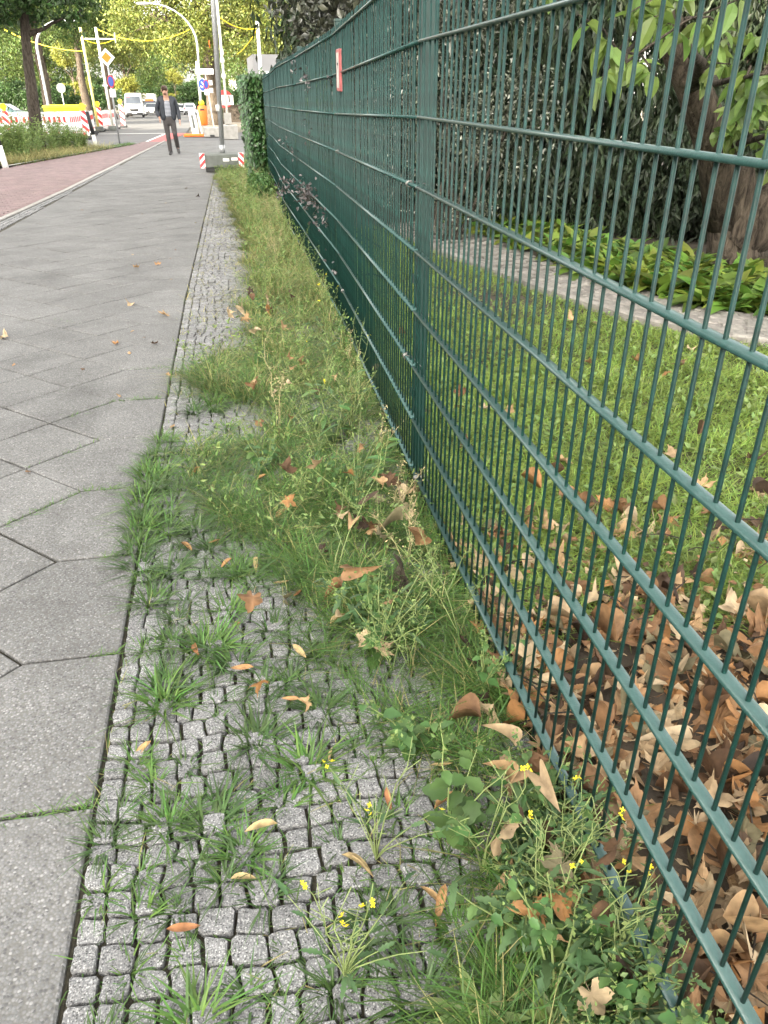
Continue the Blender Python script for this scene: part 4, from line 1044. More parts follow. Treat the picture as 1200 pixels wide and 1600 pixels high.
# nearest weeds, each as the photograph shows it
leafy_weed('bushy goosefoot weed with pale seed heads beside the sett patch', None, (.33, 1.02, 0), .24, 4, 9, 'goose', True, 1.0)
leafy_weed('goosefoot weed with broad leaves leaning over the grass toward the setts', None, (.30, 1.28, 0), .20, 4, 8, 'goose', True, .95)
leafy_weed('low dark leaved weed close to the foot of the near fence panel', None, (.47, 1.02, 0), .17, 5, 8, 'goose', False, .9)
leafy_weed('feathery seeding weed touching the lowest fence rail', None, (.52, 1.42, 0), .24, 5, 7, 'goose', True, .6)
leafy_weed('narrow leaved weed under the lower rail of the near panel', None, (.54, .92, 0), .15, 6, 9, 'long', False, .8)
leafy_weed('narrow leaved bushy weed in the lower right corner by the rails', None, (.50, .72, 0), .16, 6, 9, 'long', False, .9)
leafy_weed('narrow leaved weed at the very bottom right of the verge', None, (.56, .62, 0), .15, 5, 9, 'long', False, .9)
leafy_weed('compound leaved seedling with long pointed leaves beside the second panel', None, (.35, 3.05, gz(3.05)), .3, 4, 7, 'ash', False, 1.15)
leafy_weed('pointed leaved seedling half hidden in grass near the fence post', None, (.46, 2.55, 0), .22, 3, 6, 'ash', False, .9)
dk = empty('dock_weed', (.285, .655, 0), 0, 'rosette of smooth light green dock leaves at the bottom edge', 'weed')
for k in range(9):
    putleaf(dk, random.choice(LV['dock']), None, (random.uniform(-.01, .01), random.uniform(-.01, .01), .01), k * .72 + random.uniform(-.3, .3), random.uniform(.3, 1.2), random.uniform(.65, 1.05))
dk2 = empty('dock_weed', (.40, .63, 0), 0, 'second smaller dock rosette between the grass and the fence', 'weed')
for k in range(6):
    putleaf(dk2, random.choice(LV['dock']), None, (0, 0, .01), k * 1.05 + random.uniform(-.3, .3), random.uniform(.5, 1.2), random.uniform(.5, .85))
rocket('yellow flowering wall rocket growing out of the open setts', None, (.075, .78, 0), .27, 4, 9, 3, .35, .7)
rocket('wall rocket with several yellow flowers in the lower right corner', None, (.425, .80, 0), .27, 4, 8, 2, .4)
rocket('tall wall rocket leaning toward the rail with yellow flowers at its tips', None, (.5, .86, 0), .33, 4, 7, 2, .3)
rocket('wall rocket with yellow buds among leaves under the lowest rail', None, (.54, .70, 0), .26, 4, 7, 2, .3)
rocket('sparse wall rocket in front of the goosefoot weed', None, (.37, .93, 0), .28, 3, 5, 2, .5)
rocket('thin wall rocket leaning over the granite setts with pale buds', None, (.17, 1.0, 0), .26, 3, 4, 2, .9, .7)
rocket('wall rocket with long straggling stems before the second panel', None, (.47, 3.3, gz(3.3)), .42, 5, 6, 3, .6)
rocket('wall rocket with yellow tips against the middle fence panel', None, (.52, 4.6, gz(4.6)), .45, 5, 6, 4, .5)
# a band of leafy weeds hiding the lowest rail of the near panel
lw = []
for k in range(5):
    lw.append(leafy_weed('leafy weed', 'leafy weeds hiding the lowest rail of the near panel', (0, 0, 0), random.uniform(.2, .27), random.randint(3, 5), random.randint(7, 9), ('goose', 'long', 'rocket', 'goose', 'long')[k], k % 2 == 0, (.75, .85, 1.0, .6, .7)[k]))
LN = ('broad', 'narrow', 'toothed', 'small pale', 'thin dark')
for k in range(40):
    y = .56 + 1.0 * (k + random.random()) / 40; x = fx(y) - .015 - .12 * random.random() ** 1.5; v = k % 5
    if k > 20: y = .42 + .55 * random.random(); x = .40 + .16 * random.random()
    o = lw[v] if k < 5 else copy_tree(lw[v]); o.location = (x, y, gz(y) - .01); o.rotation_euler.z = random.uniform(0, 6.28); s = random.uniform(.75, 1.15); o.scale = (s, s, s)
    o['label'] = LN[v] + ' leaved weed crowding the foot of the near fence panel'
# further leafy weeds along the verge
for k in range(30):
    y = 1.6 + 7 * random.random() ** 1.3; x = interp(XE, y) + .15 + (fx(y) - .05 - interp(XE, y) - .15) * random.random(); v = random.choice((0, 0, 1, 2, 3))
    o = copy_tree(lw[v]); o.location = (x, y, gz(y) - .01); o.rotation_euler.z = random.uniform(0, 6.28); s = random.uniform(.7, 1.2); o.scale = (s, s, s)
    o['label'] = LN[v] + ' leaved weed growing among the verge grass by the fence'; o['group'] = 'leafy weeds among the verge grass'
WG = 'seeding weeds along the foot of the fence'
for k in range(84):
    y = 1.5 + 14 * random.random() ** 1.2; e = interp(XE, y); f_ = fx(y)
    x = e + .12 + (f_ - .06 - e - .12) * random.random() ** .6
    hh = random.uniform(.2, .36) if y < 3 else random.uniform(.3, .55)
    dry = random.random() < .3
    stalk((x, y, gz(y) - .01), hh, ('thin straw coloured seed stalks' if dry else 'thin green seed stalks') + ' standing in the verge along the fence', ('straw coloured ' if dry else 'green ') + WG, dry)
# fine leafy growth on the verge further off
n = 22000
x, y = verge_pts(n, 2.2, 22, 1.2); k = rng.uniform(0, 1, n) < verge_density(x, y); x, y = x[k], y[k]
hh = np.interp(y, [1, 3, 6, 10, 20], [.09, .13, .22, .25, .14]) * rng.uniform(.15, 1.15, len(x))
P = np.stack([x, y, gza(y) + hh], 1); D = rand_dirs(len(x)); D[:, 2] = np.abs(D[:, 2]); L = rng.uniform(.014, .034, len(x)) * np.interp(y, [1, 4, 12], [.7, 1, 1.5])
V, F = leaf_arrays(P, D, rand_dirs(len(x)) + np.array([0, 0, .8]), L, L * .38)
tag(ob('verge_herbs', npmesh('verge_herbs', V, F), K['weed_pale']), kind='stuff')
# a darker bush of weeds by the far fence panels
shrub('weed_bush', (.52, 13.0, gz(13)), 'darker green weed bush against the far fence panel', [(0, 0, .18, .2, .7, .2), (-.05, .4, .2, .18, .5, .22)], 2800, .055, 'weed', cat='weed')

# ---- fallen leaves ------------------------------------------------------
def lobed_leaf(R_, seed, curl=.5, spike=0):
    "plane or maple leaf: five toothed lobes, curled while drying"
    r = random.Random(seed); V = [(0, 0, 0)]; F = []
    kk = 1 - .14 * spike
    tips = [-2.35, -1.15, 0, 1.15, 2.35]; lens = [.62, .9, 1.05, .9, .62]
    out = []
    for i, (a, l) in enumerate(zip(tips, lens)):
        a += r.uniform(-.1, .1); l *= r.uniform(.85, 1.12)
        out += [(a - .34, l * .74 * kk), (a - .17, l * .84 * kk), (a - .06, l * .9 * kk), (a, l * (.97 + .06 * spike)), (a + .1, l * .82 * kk), (a + .2, l * .84 * kk), (a + .35, l * .72 * kk)]
        if i < 4: out.append(((tips[i] + tips[i + 1]) / 2, r.uniform(.42, .68) * (1 - .2 * spike)))
    out.append((math.pi, .08))
    cx, cy, tw = r.uniform(-1, 1.6) * curl, r.uniform(-1, 1.6) * curl, r.uniform(-.6, .6) * curl
    ph = r.uniform(0, 6); am = r.uniform(.05, .14) * curl * 2
    def bend(x, y):
        z = cx * x * x / R_ * .55 + cy * y * y / R_ * .5 + tw * x * y / R_ + am * R_ * math.sin(3 * math.atan2(y, x) + ph) * (math.hypot(x, y) / R_) ** 1.5 + .035 * R_ * math.cos(5.4 * math.atan2(x, y)) * min(1, math.hypot(x, y) / R_ * 2) + r.uniform(-.025, .025) * R_
        return (x, y, z)
    mid = []
    for a, l in out: mid.append(bend(math.sin(a) * l * R_ * .5, math.cos(a) * l * R_ * .5))
    rim = [bend(math.sin(a) * l * R_, math.cos(a) * l * R_) for a, l in out]
    n = len(out); V += mid + rim
    for k in range(n):
        k2 = (k + 1) % n; F += [(0, 1 + k, 1 + k2), (1 + k, 1 + n + k, 1 + n + k2, 1 + k2)]
    s0 = len(V)                                                    # stalk
    V += [(-.012 * R_, -.05 * R_, 0), (.012 * R_, -.05 * R_, 0), (.02 * R_, -.75 * R_, .06 * R_), (.005 * R_, -.76 * R_, .065 * R_)]; F.append((s0, s0 + 1, s0 + 2, s0 + 3))
    me = pymesh('fallen_leaf', V, F); me.polygons.foreach_set('use_smooth', [True] * len(F)); me.materials.append(K['leaf_dry']); return me
def oval_leaf(L, W, seed, curl):
    r = random.Random(seed); me = leafmesh('fallen_leaf', L, W, 7, r.uniform(-.5, .9) * curl, r.uniform(-.5, .9) * curl, seed=seed); me.materials.append(K['leaf_dry']); return me
LF = [lobed_leaf(random.uniform(.05, .072), k, random.uniform(.3, 1.8), k % 2) for k in range(14)] + [oval_leaf(.09, .06, 20 + k, 1.2) for k in range(5)]
BR = [leafmesh('fallen_leaf', random.uniform(.055, .075), random.uniform(.012, .018), 6, random.uniform(.4, 1.0), random.uniform(-.4, .5), seed=120 + k) for k in range(4)]
for m in BR: m.materials.append(K['bract'])
SMALL = [lobed_leaf(.026, 40 + k, 1.0) for k in range(3)] + [oval_leaf(.04, .025, 50 + k, 1.1) for k in range(2)]

# bed of leaves on the garden side of the near panel: the largest ones singly, the rest as a mass
lit = sheet('leaf_litter', [(y, fx(y) + .01, x2) for y, x2 in ((-.6, 2.4), (.4, 2.3), (1.0, 2.2), (1.6, 2.0), (2.02, 1.75))], .022, K['soil'])
def edge_ok(x, y): return y < 1.74 + .1 * math.sin(x * 7) + .1 * math.sin(x * 3.1) - .12 * (x - .8)
cl = []
while len(cl) < 300:
    y = .38 + 1.5 * random.random() ** .8; x = fx(y) + .02 + random.random() * min(1.5, .45 + y * .62)
    if edge_ok(x, y): cl.append((x, y))
for x, y in cl[:288]:
    ob('fallen_leaf', random.choice(LF), None, lit, loc=(x, y, gz(y) + .04 + random.random() * .03), rot=(random.gauss(0, .34), random.gauss(0, .34), random.uniform(0, 6.28)), scale=random.uniform(.55, 1.2))
bb = B()
for k in range(2600):
    y = -.5 + 2.75 * random.random(); x = fx(y) + .0 + random.random() * 2.1
    if not edge_ok(x, y) and random.random() < .7: continue
    M_ = Matrix.Translation((x, y, gz(y) + .02 + random.random() * .03)) @ Matrix.Rotation(random.uniform(0, 6.28), 4, 'Z') @ Matrix.Rotation(random.gauss(0, .4), 4, 'X') @ Matrix.Rotation(random.gauss(0, .4), 4, 'Y') @ Matrix.Scale(random.uniform(.7, 1.2), 4)
    me = random.choice(LF + SMALL[:2]); bb.add([M_ @ v.co for v in me.vertices], [tuple(p.vertices) for p in me.polygons])
tag(bb.build('leaf_mass', K['leaf_dry'], lit), kind='stuff')
bb = B()                                                        # crumbs of broken leaf, and thin twigs
for k in range(1500):
    y = -.2 + 2.2 * random.random(); x = fx(y) + random.random() * 1.7
    M_ = Matrix.Translation((x, y, gz(y) + .03 + random.random() * .045)) @ Matrix.Rotation(random.uniform(0, 6.28), 4, 'Z') @ Matrix.Rotation(random.gauss(0, .6), 4, 'X')
    s = random.uniform(.006, .018); bb.add([M_ @ Vector(p) for p in ((-s, -s * random.uniform(.4, 1), 0), (s, -s * .5, .3 * s), (s * random.uniform(.2, 1), s, 0), (-s * .7, s * .5, .4 * s))], [(0, 1, 2, 3)])
tag(bb.build('leaf_crumbs', K['leaf_dry'], lit), kind='stuff')
bb = B()
for k in range(70):
    y = .3 + 1.7 * random.random(); x = fx(y) + random.random() * 1.3; a = random.uniform(0, 6.28); l = random.uniform(.05, .16); z = gz(y) + .07 + .02 * random.random()
    bb.tube([(x, y, z), (x + math.cos(a) * l * .5 + random.uniform(-.01, .01), y + math.sin(a) * l * .5, z + .012), (x + math.cos(a) * l, y + math.sin(a) * l, z + random.uniform(-.01, .02))], [.0022, .0018, .001], 4)
tag(bb.build('twigs', K['bark_dark'], lit), kind='stuff')

def drop(x, y, me, label, group=None, s=1.0, z=.008, tilt=.25):
    o = ob('fallen_leaf', me, None, None, loc=(x, y, gz(y) + z), rot=(random.gauss(0, tilt), random.gauss(0, tilt), random.uniform(0, 6.28)), scale=s)
    return tag(o, label, 'leaf', group)
# on the lawn
for k in range(46):
    y = 2.0 + 3.3 * random.random() ** 1.7; x = .75 + random.random() * (1.2 + (y - 2) * .5)
    if x > interp(sorted(PN), y) - .1 and y > 3.7: continue
    drop(x, y, random.choice(LF), 'dry brown leaf lying in the lawn behind the fence', 'dry leaves scattered over the garden lawn', random.uniform(.6, 1.0), .05, .5)
# on the pavement
SP = [(-1.52, 3.83, 'pair of curled brown leaves, rear one, on the grey slabs'), (-1.5, 3.74, 'pair of curled brown leaves, front one, on the grey slabs')]
for x, y, lab in SP: drop(x, y, LF[1], lab, None, .95, .022, .4)
drop(-.605, .985, SMALL[0], 'small orange brown leaf on the slabs at the left edge', None, 1.0); drop(-.575, .955, SMALL[3], 'small pale leaf just below the orange leaf at the left edge', None, .8)
for (x, y) in ((-.62, 5.0), (-.72, 5.15), (-.55, 4.85), (-.78, 4.9), (-.9, 4.4), (-1.3, 4.55), (-.55, 6.9), (-.72, 7.6), (-.9, 7.5), (-.62, 7.9), (-.6, 8.4), (-1.0, 8.2), (-.98, 12.8), (-1.2, 11.5), (-2.0, 8.8), (-.42, 4.2), (-.52, 5.6), (-.45, 10.4), (-.5, 13.6), (-.75, 15.0), (-1.5, 5.2), (-.9, 3.0), (-1.9, 6.2), (-.68, 4.7), (-1.28, 3.98), (-.8, 6.0), (-.36, 3.4), (-2.1, 12.2), (-.95, 17), (-.65, 3.9)):
    drop(x, y, random.choice(SMALL + LF[:2]), 'small brown leaf lying on the grey paving slabs', 'small leaves scattered on the pavement', random.uniform(.5, .9), .012)
# on the verge and setts
def pile(cx, cy, n, sx, sy, label, group, lo=.04, hi=.16, s=(.6, 1.0)):
    for k in range(n): drop(cx + random.gauss(0, sx), cy + random.gauss(0, sy), random.choice(LF), label, group, random.uniform(*s), random.uniform(lo, hi), .7)
pile(.15, 5.0, 12, .13, .35, 'brown leaf caught in the grass beside the middle panels', 'brown leaves caught in the verge grass beside the middle panels', .08, .22)
pile(.28, 2.3, 20, .13, .22, 'rust brown leaf in the weeds before the fence post', 'rust brown leaves in the weeds before the fence post', .08, .17, (.55, .9))
pile(.50, 2.45, 9, .05, .16, 'brown leaf heaped against the foot of the fence near the post', 'brown leaves heaped against the foot of the fence near the post', .03, .14)
pile(.52, 1.2, 9, .04, .16, 'dry leaf under the lowest rail of the near panel', 'dry leaves under the lowest rail of the near panel', .02, .1)
pile(.50, .80, 26, .06, .16, 'brown leaf among the weeds in the lower right corner', 'brown leaves among the weeds in the lower right corner', .05, .17, (.6, 1.0))
pile(.2, 3.6, 12, .17, .3, 'tan leaf in the grass opposite the second panel', 'tan leaves in the grass opposite the second panel', .08, .17, (.45, .75))
pile(.25, 1.75, 10, .13, .15, 'small tan leaf in the thin grass below the fence post', 'small tan leaves in the thin grass below the fence post', .04, .1, (.4, .7))
drop(.115, 2.62, LF[2], 'large pale tan leaf lying folded on the grass', None, .95, .1, .4)
drop(.19, 2.12, LF[4], 'cream coloured leaf upright in the thin grass', None, .48, .05, .8)
o = drop(.40, 1.88, LF[6], 'big dark grey brown leaf standing tilted against the fence foot', None, 1.5, .06, .6); o.data = o.data.copy(); o.data.materials[0] = K['bark']
for (x, y) in ((-.235, .905), (-.12, 1.0), (-.02, 1.1), (.06, 1.46), (.09, 1.62), (-.08, 1.82), (.29, .905), (.27, .87), (.08, 1.9), (-.21, 1.75), (-.3, 1.4), (.1, 1.0), (.02, 2.0), (-.05, 1.6), (-.02, 2.15), (.12, 1.3), (.05, 2.4), (-.14, 2.3), (-.27, 2.3), (.17, 1.75), (-.1, 2.15), (-.22, 2.9), (.0, 2.7), (.22, 1.15), (.31, 1.08), (.33, 1.2)):
    drop(x, y, random.choice(BR), 'narrow curled tan bract lying on the setts and grass', 'narrow tan bracts on the setts', random.uniform(.8, 1.2), .014 + .02 * random.random(), .4)

# ================================================================== PURPLE SHRUB TWIGS POKING THROUGH THE FENCE
pb = empty('purple_shrub', (.85, 6.3, gz(6.3)), 0, 'purple leaved barberry twigs poking through the green fence', 'shrub')
tw = B(); lp = []
for (p0, p1, k) in (((.3, .4, .2), (-.35, -.2, .78), 60), ((.2, -.2, .3), (-.24, -.75, .62), 50), ((.3, .2, .4), (-.42, .25, .72), 60), ((.2, .8, .5), (-.3, 1.6, .95), 30), ((.2, .5, .7), (-.2, .2, 1.1), 24), ((.25, -.3, .5), (-.16, -1.1, 1.46), 30), ((.2, .9, .8), (-.2, 1.2, 1.56), 34), ((.2, -.6, .2), (-.17, -1.0, .35), 24), ((.2, 1.4, .8), (-.2, .2, 1.5), 34), ((.3, 0, .3), (-.26, .0, .7), 170)):
    q, r = limb(p0, p1, .007, .002, 6, .12); tw.tube(q, r, 5)
    for j in range(k // 2):
        lp.append(Vector(p1) + Vector((random.gauss(-.02, .025), random.gauss(0, .07), random.gauss(0, .05))))
    for j in range(k // 2):
        t = random.uniform(.5, 1.05); c = Vector(p0).lerp(Vector(p1), t) + Vector((random.gauss(0, .035), random.gauss(0, .06), random.gauss(0, .045))); lp.append(c)
tw.build('twigs', K['bark_dark'], pb)
P = np.array([tuple(v) for v in lp]); L = rng.uniform(.02, .04, len(P)); V, F = leaf_arrays(P, rand_dirs(len(P)), rand_dirs(len(P)) + np.array([-.4, 0, .5]), L, L * .6)
ob('foliage', npmesh('foliage', V, F), K['lf_purple'], pb)

# ================================================================== IVY COLUMN AT THE END OF THE FENCE
iv = empty('ivy_hedge', (.63, 16.3, gz(16.3)), 0, 'tall clump of dark ivy hanging over the end of the fence', 'ivy')
q = B(); q.bbox((.06, 0, .7), (.14, 1.5, 1.5), .03); q.build('stems', K['bark_dark'], iv)
n = 9000
u, v = rng.uniform(0, 1, n), rng.uniform(0, 1, n)
yy = -.95 + 1.9 * u; zz = .02 + 1.78 * v ** .9
front = rng.uniform(0, 1, n) < .5
rx_ = .18 + .04 * np.sin(yy * 7 + zz * 5); xx = np.where(front, -rx_ * (1 - .45 * (1 - zz / 1.8) ** 2 * rng.uniform(.5, 1, n)) + rng.normal(0, .035, n), rng.uniform(-.2, .2, n))
yy = np.where(front, yy, -.95 + rng.normal(0, .06, n))
top = rng.uniform(0, 1, n) < .14; zz = np.where(top, 1.7 + rng.normal(0, .06, n) + .05 * np.sin(yy * 9), zz); xx = np.where(top, rng.uniform(-.18, .24, n), xx)
P = np.stack([xx, yy, zz], 1); D = np.stack([rng.normal(-.3, .5, n), rng.normal(-.2, .5, n), rng.normal(-1, .35, n)], 1); L = rng.uniform(.05, .095, n)
V, F = leaf_arrays(P, D, np.stack([np.full(n, -.8), np.full(n, -.6), rng.normal(.5, .4, n)], 1), L, L * .85); ob('foliage', npmesh('foliage', V, F), K['lf_ivy'], iv)

# ================================================================== STREET FURNITURE
def stripes(q_w, q_r, x0, x1, z0, z1, y, n=4, slope=.9, th=.012, flip=1):
    "white board with slanted red bands, clipped to the board"
    q_w.box(((x0 + x1) / 2, y, (z0 + z1) / 2), (x1 - x0, th, z1 - z0))
    W = x1 - x0; step = (z1 - z0) / n; e = .0035
    yy = y - th / 2 - e
    for k in range(-1, n + 1):
        a = z0 + step * k; poly = [(x0, a), (x1, a + flip * W * slope), (x1, a + flip * W * slope + step / 2), (x0, a + step / 2)]
        def clip(P, zc, keep_above):
            out = []
            for i in range(len(P)):
                p, r = P[i - 1], P[i]; ip = (p[1] >= zc) == keep_above; ir = (r[1] >= zc) == keep_above
                if ip != ir: t = (zc - p[1]) / (r[1] - p[1]); out.append((p[0] + (r[0] - p[0]) * t, zc))
                if ir: out.append(r)
            return out
        poly = clip(poly, z0 + .004, True); poly = clip(poly, z1 - .004, False) if poly else poly
        if len(poly) >= 3:
            m = len(poly); V = [(px, yy, pz) for px, pz in poly] + [(px, y - th / 2 + .001, pz) for px, pz in poly]
            q_r.add(V, [tuple(range(m)), tuple(range(2 * m - 1, m - 1, -1))] + [(i, m + i, m + (i + 1) % m, (i + 1) % m) for i in range(m)])

# ballast block with warning boards carrying the tall pole
by = 18.45
bl_ = empty('ballast_block', (-.10, by + .55, gz(by + .55)), -.02, 'grey concrete ballast block with red and white warning corners beside the weeds', 'ballast block')
B().bbox((0, 0, .235), (.80, .70, .27), .02).build('block', K['concrete'], bl_)
B().bbox((0, 0, .06), (.72, .62, .09), .01).build('foot', K['black'], bl_)
for x, fl in ((-.415, 1), (.415, -1)):
    qw, qr = B(), B(); stripes(qw, qr, x - .055, x + .055, .10, .40, -.362, 2, 1.0, .014, fl)
    c = qw.build('warning_board', K['white'], bl_); qr.build('red_stripe', K['red'], c)
for x, z in ((.09, .26), (.27, .275)): B().box((x, -.353, z), (.13, .006, .055)).build('label_plate', K['white'], bl_)
pole = empty('steel_pole', (-.08, by + .55, gz(by + .55) + .37), 0, 'tall grey steel pole standing in the concrete ballast block', 'pole')
B().tube([(0, 0, 0), (.22, 0, 6.4)], .052, 14).build('shaft', K['steel'], pole, smooth=True)
B().tube([(0, 0, .0), (0, 0, .16)], .064, 14).build('collar', K['steel'], pole, smooth=True)
B().tube([(0, 0, .82), (0, 0, .94)], .0545, 14).build('sticker', K['white'], pole, smooth=True)
B().disc((-.06, 0, 2.05), .075, (1, 0, 0), .02).build('reflector', K['orange'], pole)

# pale pole further back, beside the steel one
pp = empty('cable_pole', (.19, 37, gz(37)), 0, 'thin pale pole in a concrete foot just right of the steel pole', 'pole')
B().tube([(0, 0, .0), (-.02, 0, 6.2)], .05, 10).build('shaft', K['pale_pole'], pp, smooth=True)
B().bbox((0, 0, .28), (.75, .75, .56), .03).build('foot', K['kerb'], pp); B().box((0, -.05, .8), (.3, .3, .4)).build('bracket', K['kerb'], pp)
for z in (2.35, 2.9): B().ball((-.01, -.02, z), (.09, .09, .14)).build('coupling', K['pale_pole'], pp)
q = B(); q.tube([(.06 * math.cos(a), -.06, 3.2 + .14 * math.sin(a)) for a in [k * math.pi / 6 for k in range(13)]], .016, 5); q.build('cable_loop', K['pale_pole'], pp)
pf = empty('concrete_foot', (-.55, 40, gz(40)), 0, 'pale concrete foot with a dark slot behind the orange litter bin', 'concrete block')
B().bbox((0, 0, .2), (.75, .5, .4), .03).build('block', K['kerb'], pf); B().box((0, -.26, .06), (.2, .06, .08)).build('slot', K['black'], pf)

# priority road sign
ps = empty('priority_sign', (-3.96, 33.7, gz(33.7)), 0, 'white and orange diamond priority sign above a round no parking sign', 'road sign')
B().tube([(0, 0, 0), (0, 0, 3.1)], .032, 10).build('post', K['steel'], ps, smooth=True)
def diamond(q, z, s, y, th): q.box((0, y, z), (s, th, s), ry=math.pi / 4)
q = B(); diamond(q, 2.84, .42, -.045, .012); pnl = q.build('diamond', K['white'], ps); q = B(); diamond(q, 2.84, .24, -.054, .008); q.build('diamond_centre', K['sign_orange'], pnl)
q = B(); q.disc((.03, -.045, 2.08), .15, (-.55, -1, 0), .012, ry=.21); pnl = q.build('round_sign', K['red'], ps)
q = B(); q.disc((.025, -.055, 2.08), .115, (-.55, -1, 0), .01, ry=.165); q.build('round_sign_centre', K['blue'], pnl)
B().box((.03, -.058, 2.08), (.26, .008, .028), ry=.8, rz=-.5).build('red_bar', K['red'], pnl)
B().box((.03, -.045, 1.7), (.22, .012, .26)).build('plate', K['white'], ps)
B().box((-.2, -.03, 1.95), (.2, .012, .05)).build('arrow_plate', K['white'], ps)

# posts and bollards by the verge
bo = empty('bollard', (-4.64, 31.9, gz(31.9)), 0, 'leaning black topped wooden bollard with a pale foot beside the crossing', 'bollard')
B().tube([(.06, 0, -.05), (.03, 0, .38)], .065, 10).build('foot', K['pale_pole'], bo, smooth=True); B().tube([(.03, 0, .38), (-.06, 0, 1.12)], .065, 10).build('shaft', K['black'], bo, smooth=True)
bo = empty('bollard', (-5.27, 21.4, gz(21.4)), 0, 'black and white bollard cut by the left edge of the picture', 'bollard')
B().tube([(.05, 0, -.05), (0, 0, .48)], .07, 12).build('shaft', K['white'], bo, smooth=True); B().tube([(0, 0, .48), (-.035, 0, .86)], .071, 12).build('top', K['black'], bo, smooth=True)

# beacons
def beacon(x, y, label, lamp=True, h=1.0):
    t = empty('warning_beacon', (x, y, gz(y) - .03), 0, label, 'warning beacon')
    B().bbox((0, 0, .06), (.4, .8, .12), .02).build('foot', K['black'], t)
    qw, qr = B(), B(); stripes(qw, qr, -.13, .13, .14, .14 + h, -.03, 3, .9, .04, -1); c = qw.build('board', K['white'], t); qr.build('red_stripe', K['red'], c)
    if lamp:
        c = B().bbox((0, 0, .14 + h + .04), (.12, .12, .09), .01).build('lamp_base', K['yellow'], t); q = B(); q.disc((0, -.03, .14 + h + .17), .125, (0, 1, 0), .09, 18); q.build('lamp', K['amber'], t)
    return t
beacon(-9.45, 40.6, 'red and white warning beacon with amber lamp at the far left', True)
beacon(-8.0, 39.4, 'red and white warning beacon without a lamp beside the slender tree trunk', False, 1.15)
beacon(-6.05, 40.0, 'red and white warning beacon with amber lamp above the leaning bollard', True)
beacon(-6.62, 60, 'red and white warning beacon left of the white van', True, 1.25)
beacon(-6.95, 51.6, 'red and white warning beacon at the end of the barrier row', True, 1.1)

# white plastic site barriers
BG = 'white and red plastic barriers along the roadworks'
def barrier():
    t = empty('site_barrier', (0, 0, 0), 0, 'white plastic barrier with red reflectors along the roadworks', 'barrier', BG)
    B().bbox((0, 0, .98), (1.96, .06, .16), .015).build('top_rail', K['white'], t)
    B().box((0, .0, .68), (1.94, .025, .42)).build('panel', K['white'], t)
    B().box((0, .005, .31), (1.94, .02, .27)).build('lower_panel', K['white'], t)
    for k in range(9): B().box((-.86 + k * .215, -.018, .77), (.105, .012, .22)).build('red_block', K['red'], t)
    for k in range(7): B().box((-.8 + k * .26, -.012, .235), (.09, .012, .065)).build('red_block', K['red'], t)
    for x in (-.99, .99): B().bbox((x, 0, .53), (.05, .05, 1.06), .008).build('post', K['white'], t)
    for x in (-.7, .7): B().bbox((x, 0, .04), (.16, .7, .09), .015).build('foot', K['black'], t)
    return t
bp = barrier(); BL = [((-13.0, 40.4), (-11.0, 41.0)), ((-11, 41), (-9.1, 41.5)), ((-9.05, 41.55), (-7.1, 42.0)), ((-7.05, 42.1), (-6.6, 44.0)), ((-6.6, 44.1), (-6.75, 46)), ((-6.8, 46.1), (-7.0, 48)), ((-7.0, 48.1), (-7.1, 50)), ((-7.1, 53), (-6.9, 55)), ((-6.9, 55.1), (-6.8, 57)), ((-11, 45.5), (-9, 46)), ((-9, 46.1), (-7.2, 46.6))]
for n, (a, c) in enumerate(BL):
    o = bp if n == 0 else copy_tree(bp); m = ((a[0] + c[0]) / 2, (a[1] + c[1]) / 2)
    o.location = (m[0], m[1], gz(m[1]) - .04); o.rotation_euler = (0, 0, math.atan2(c[1] - a[1], c[0] - a[0]))
sk = empty('yellow_container', (-8.55, 50.5, gz(50.5) - .04), 0, 'bright yellow container behind the white barriers', 'container')
B().prism([(-.8, .2), (.8, .2), (1.0, 1.25), (-1.0, 1.25)], -.95, .95, top=1.0).build('tub', K['yellow'], sk)
B().bbox((0, 0, 1.3), (2.0, 2.06, .12), .02).build('lid', K['yellow'], sk); B().box((.0, -.9, .55), (.5, .35, .5)).build('lock_box', K['orange'], sk)
ss = empty('small_road_sign', (-10.7, 63, gz(63)), 0, 'small grey back of a round sign among the trees', 'road sign')
B().tube([(0, 0, 0), (0, 0, 2.5)], .035, 8).build('post', K['steel'], ss); B().disc((0, -.05, 2.35), .3, (0, 1, 0), .012).build('plate', K['concrete'], ss)

# lamp posts with curved arms
def lamppost(x, y, label, h, arm, lean=0, m='steel', r=.06):
    t = empty('street_lamp', (x, y, gz(y)), 0, label, 'street lamp'); P = [(0, 0, 0), (lean * .5, 0, h * .5), (lean, 0, h)]
    for k in range(1, 9):
        a = k / 8 * math.pi * .5; P.append((lean + arm * (1 - math.cos(a)) , 0, h + abs(arm) * .8 * math.sin(a)))
    B().tube(P, [r] * 3 + [r * (1 - .05 * k) for k in range(8)], 10).build('shaft', K[m], t, smooth=True)
    e = P[-1]; B().ball((e[0] + .3 * (1 if arm > 0 else -1), 0, e[2] - .03), (.42, .14, .09)).build('lamp_head', K['steel'], t); return t
lamppost(-1.32, 56, 'curved street lamp arching left over the street name sign', 4.55, -2.6, .18)
lamppost(-10.25, 55.0, 'pale curved street lamp behind the slender tree trunk', 4.25, 1.75, -.02, r=.075)

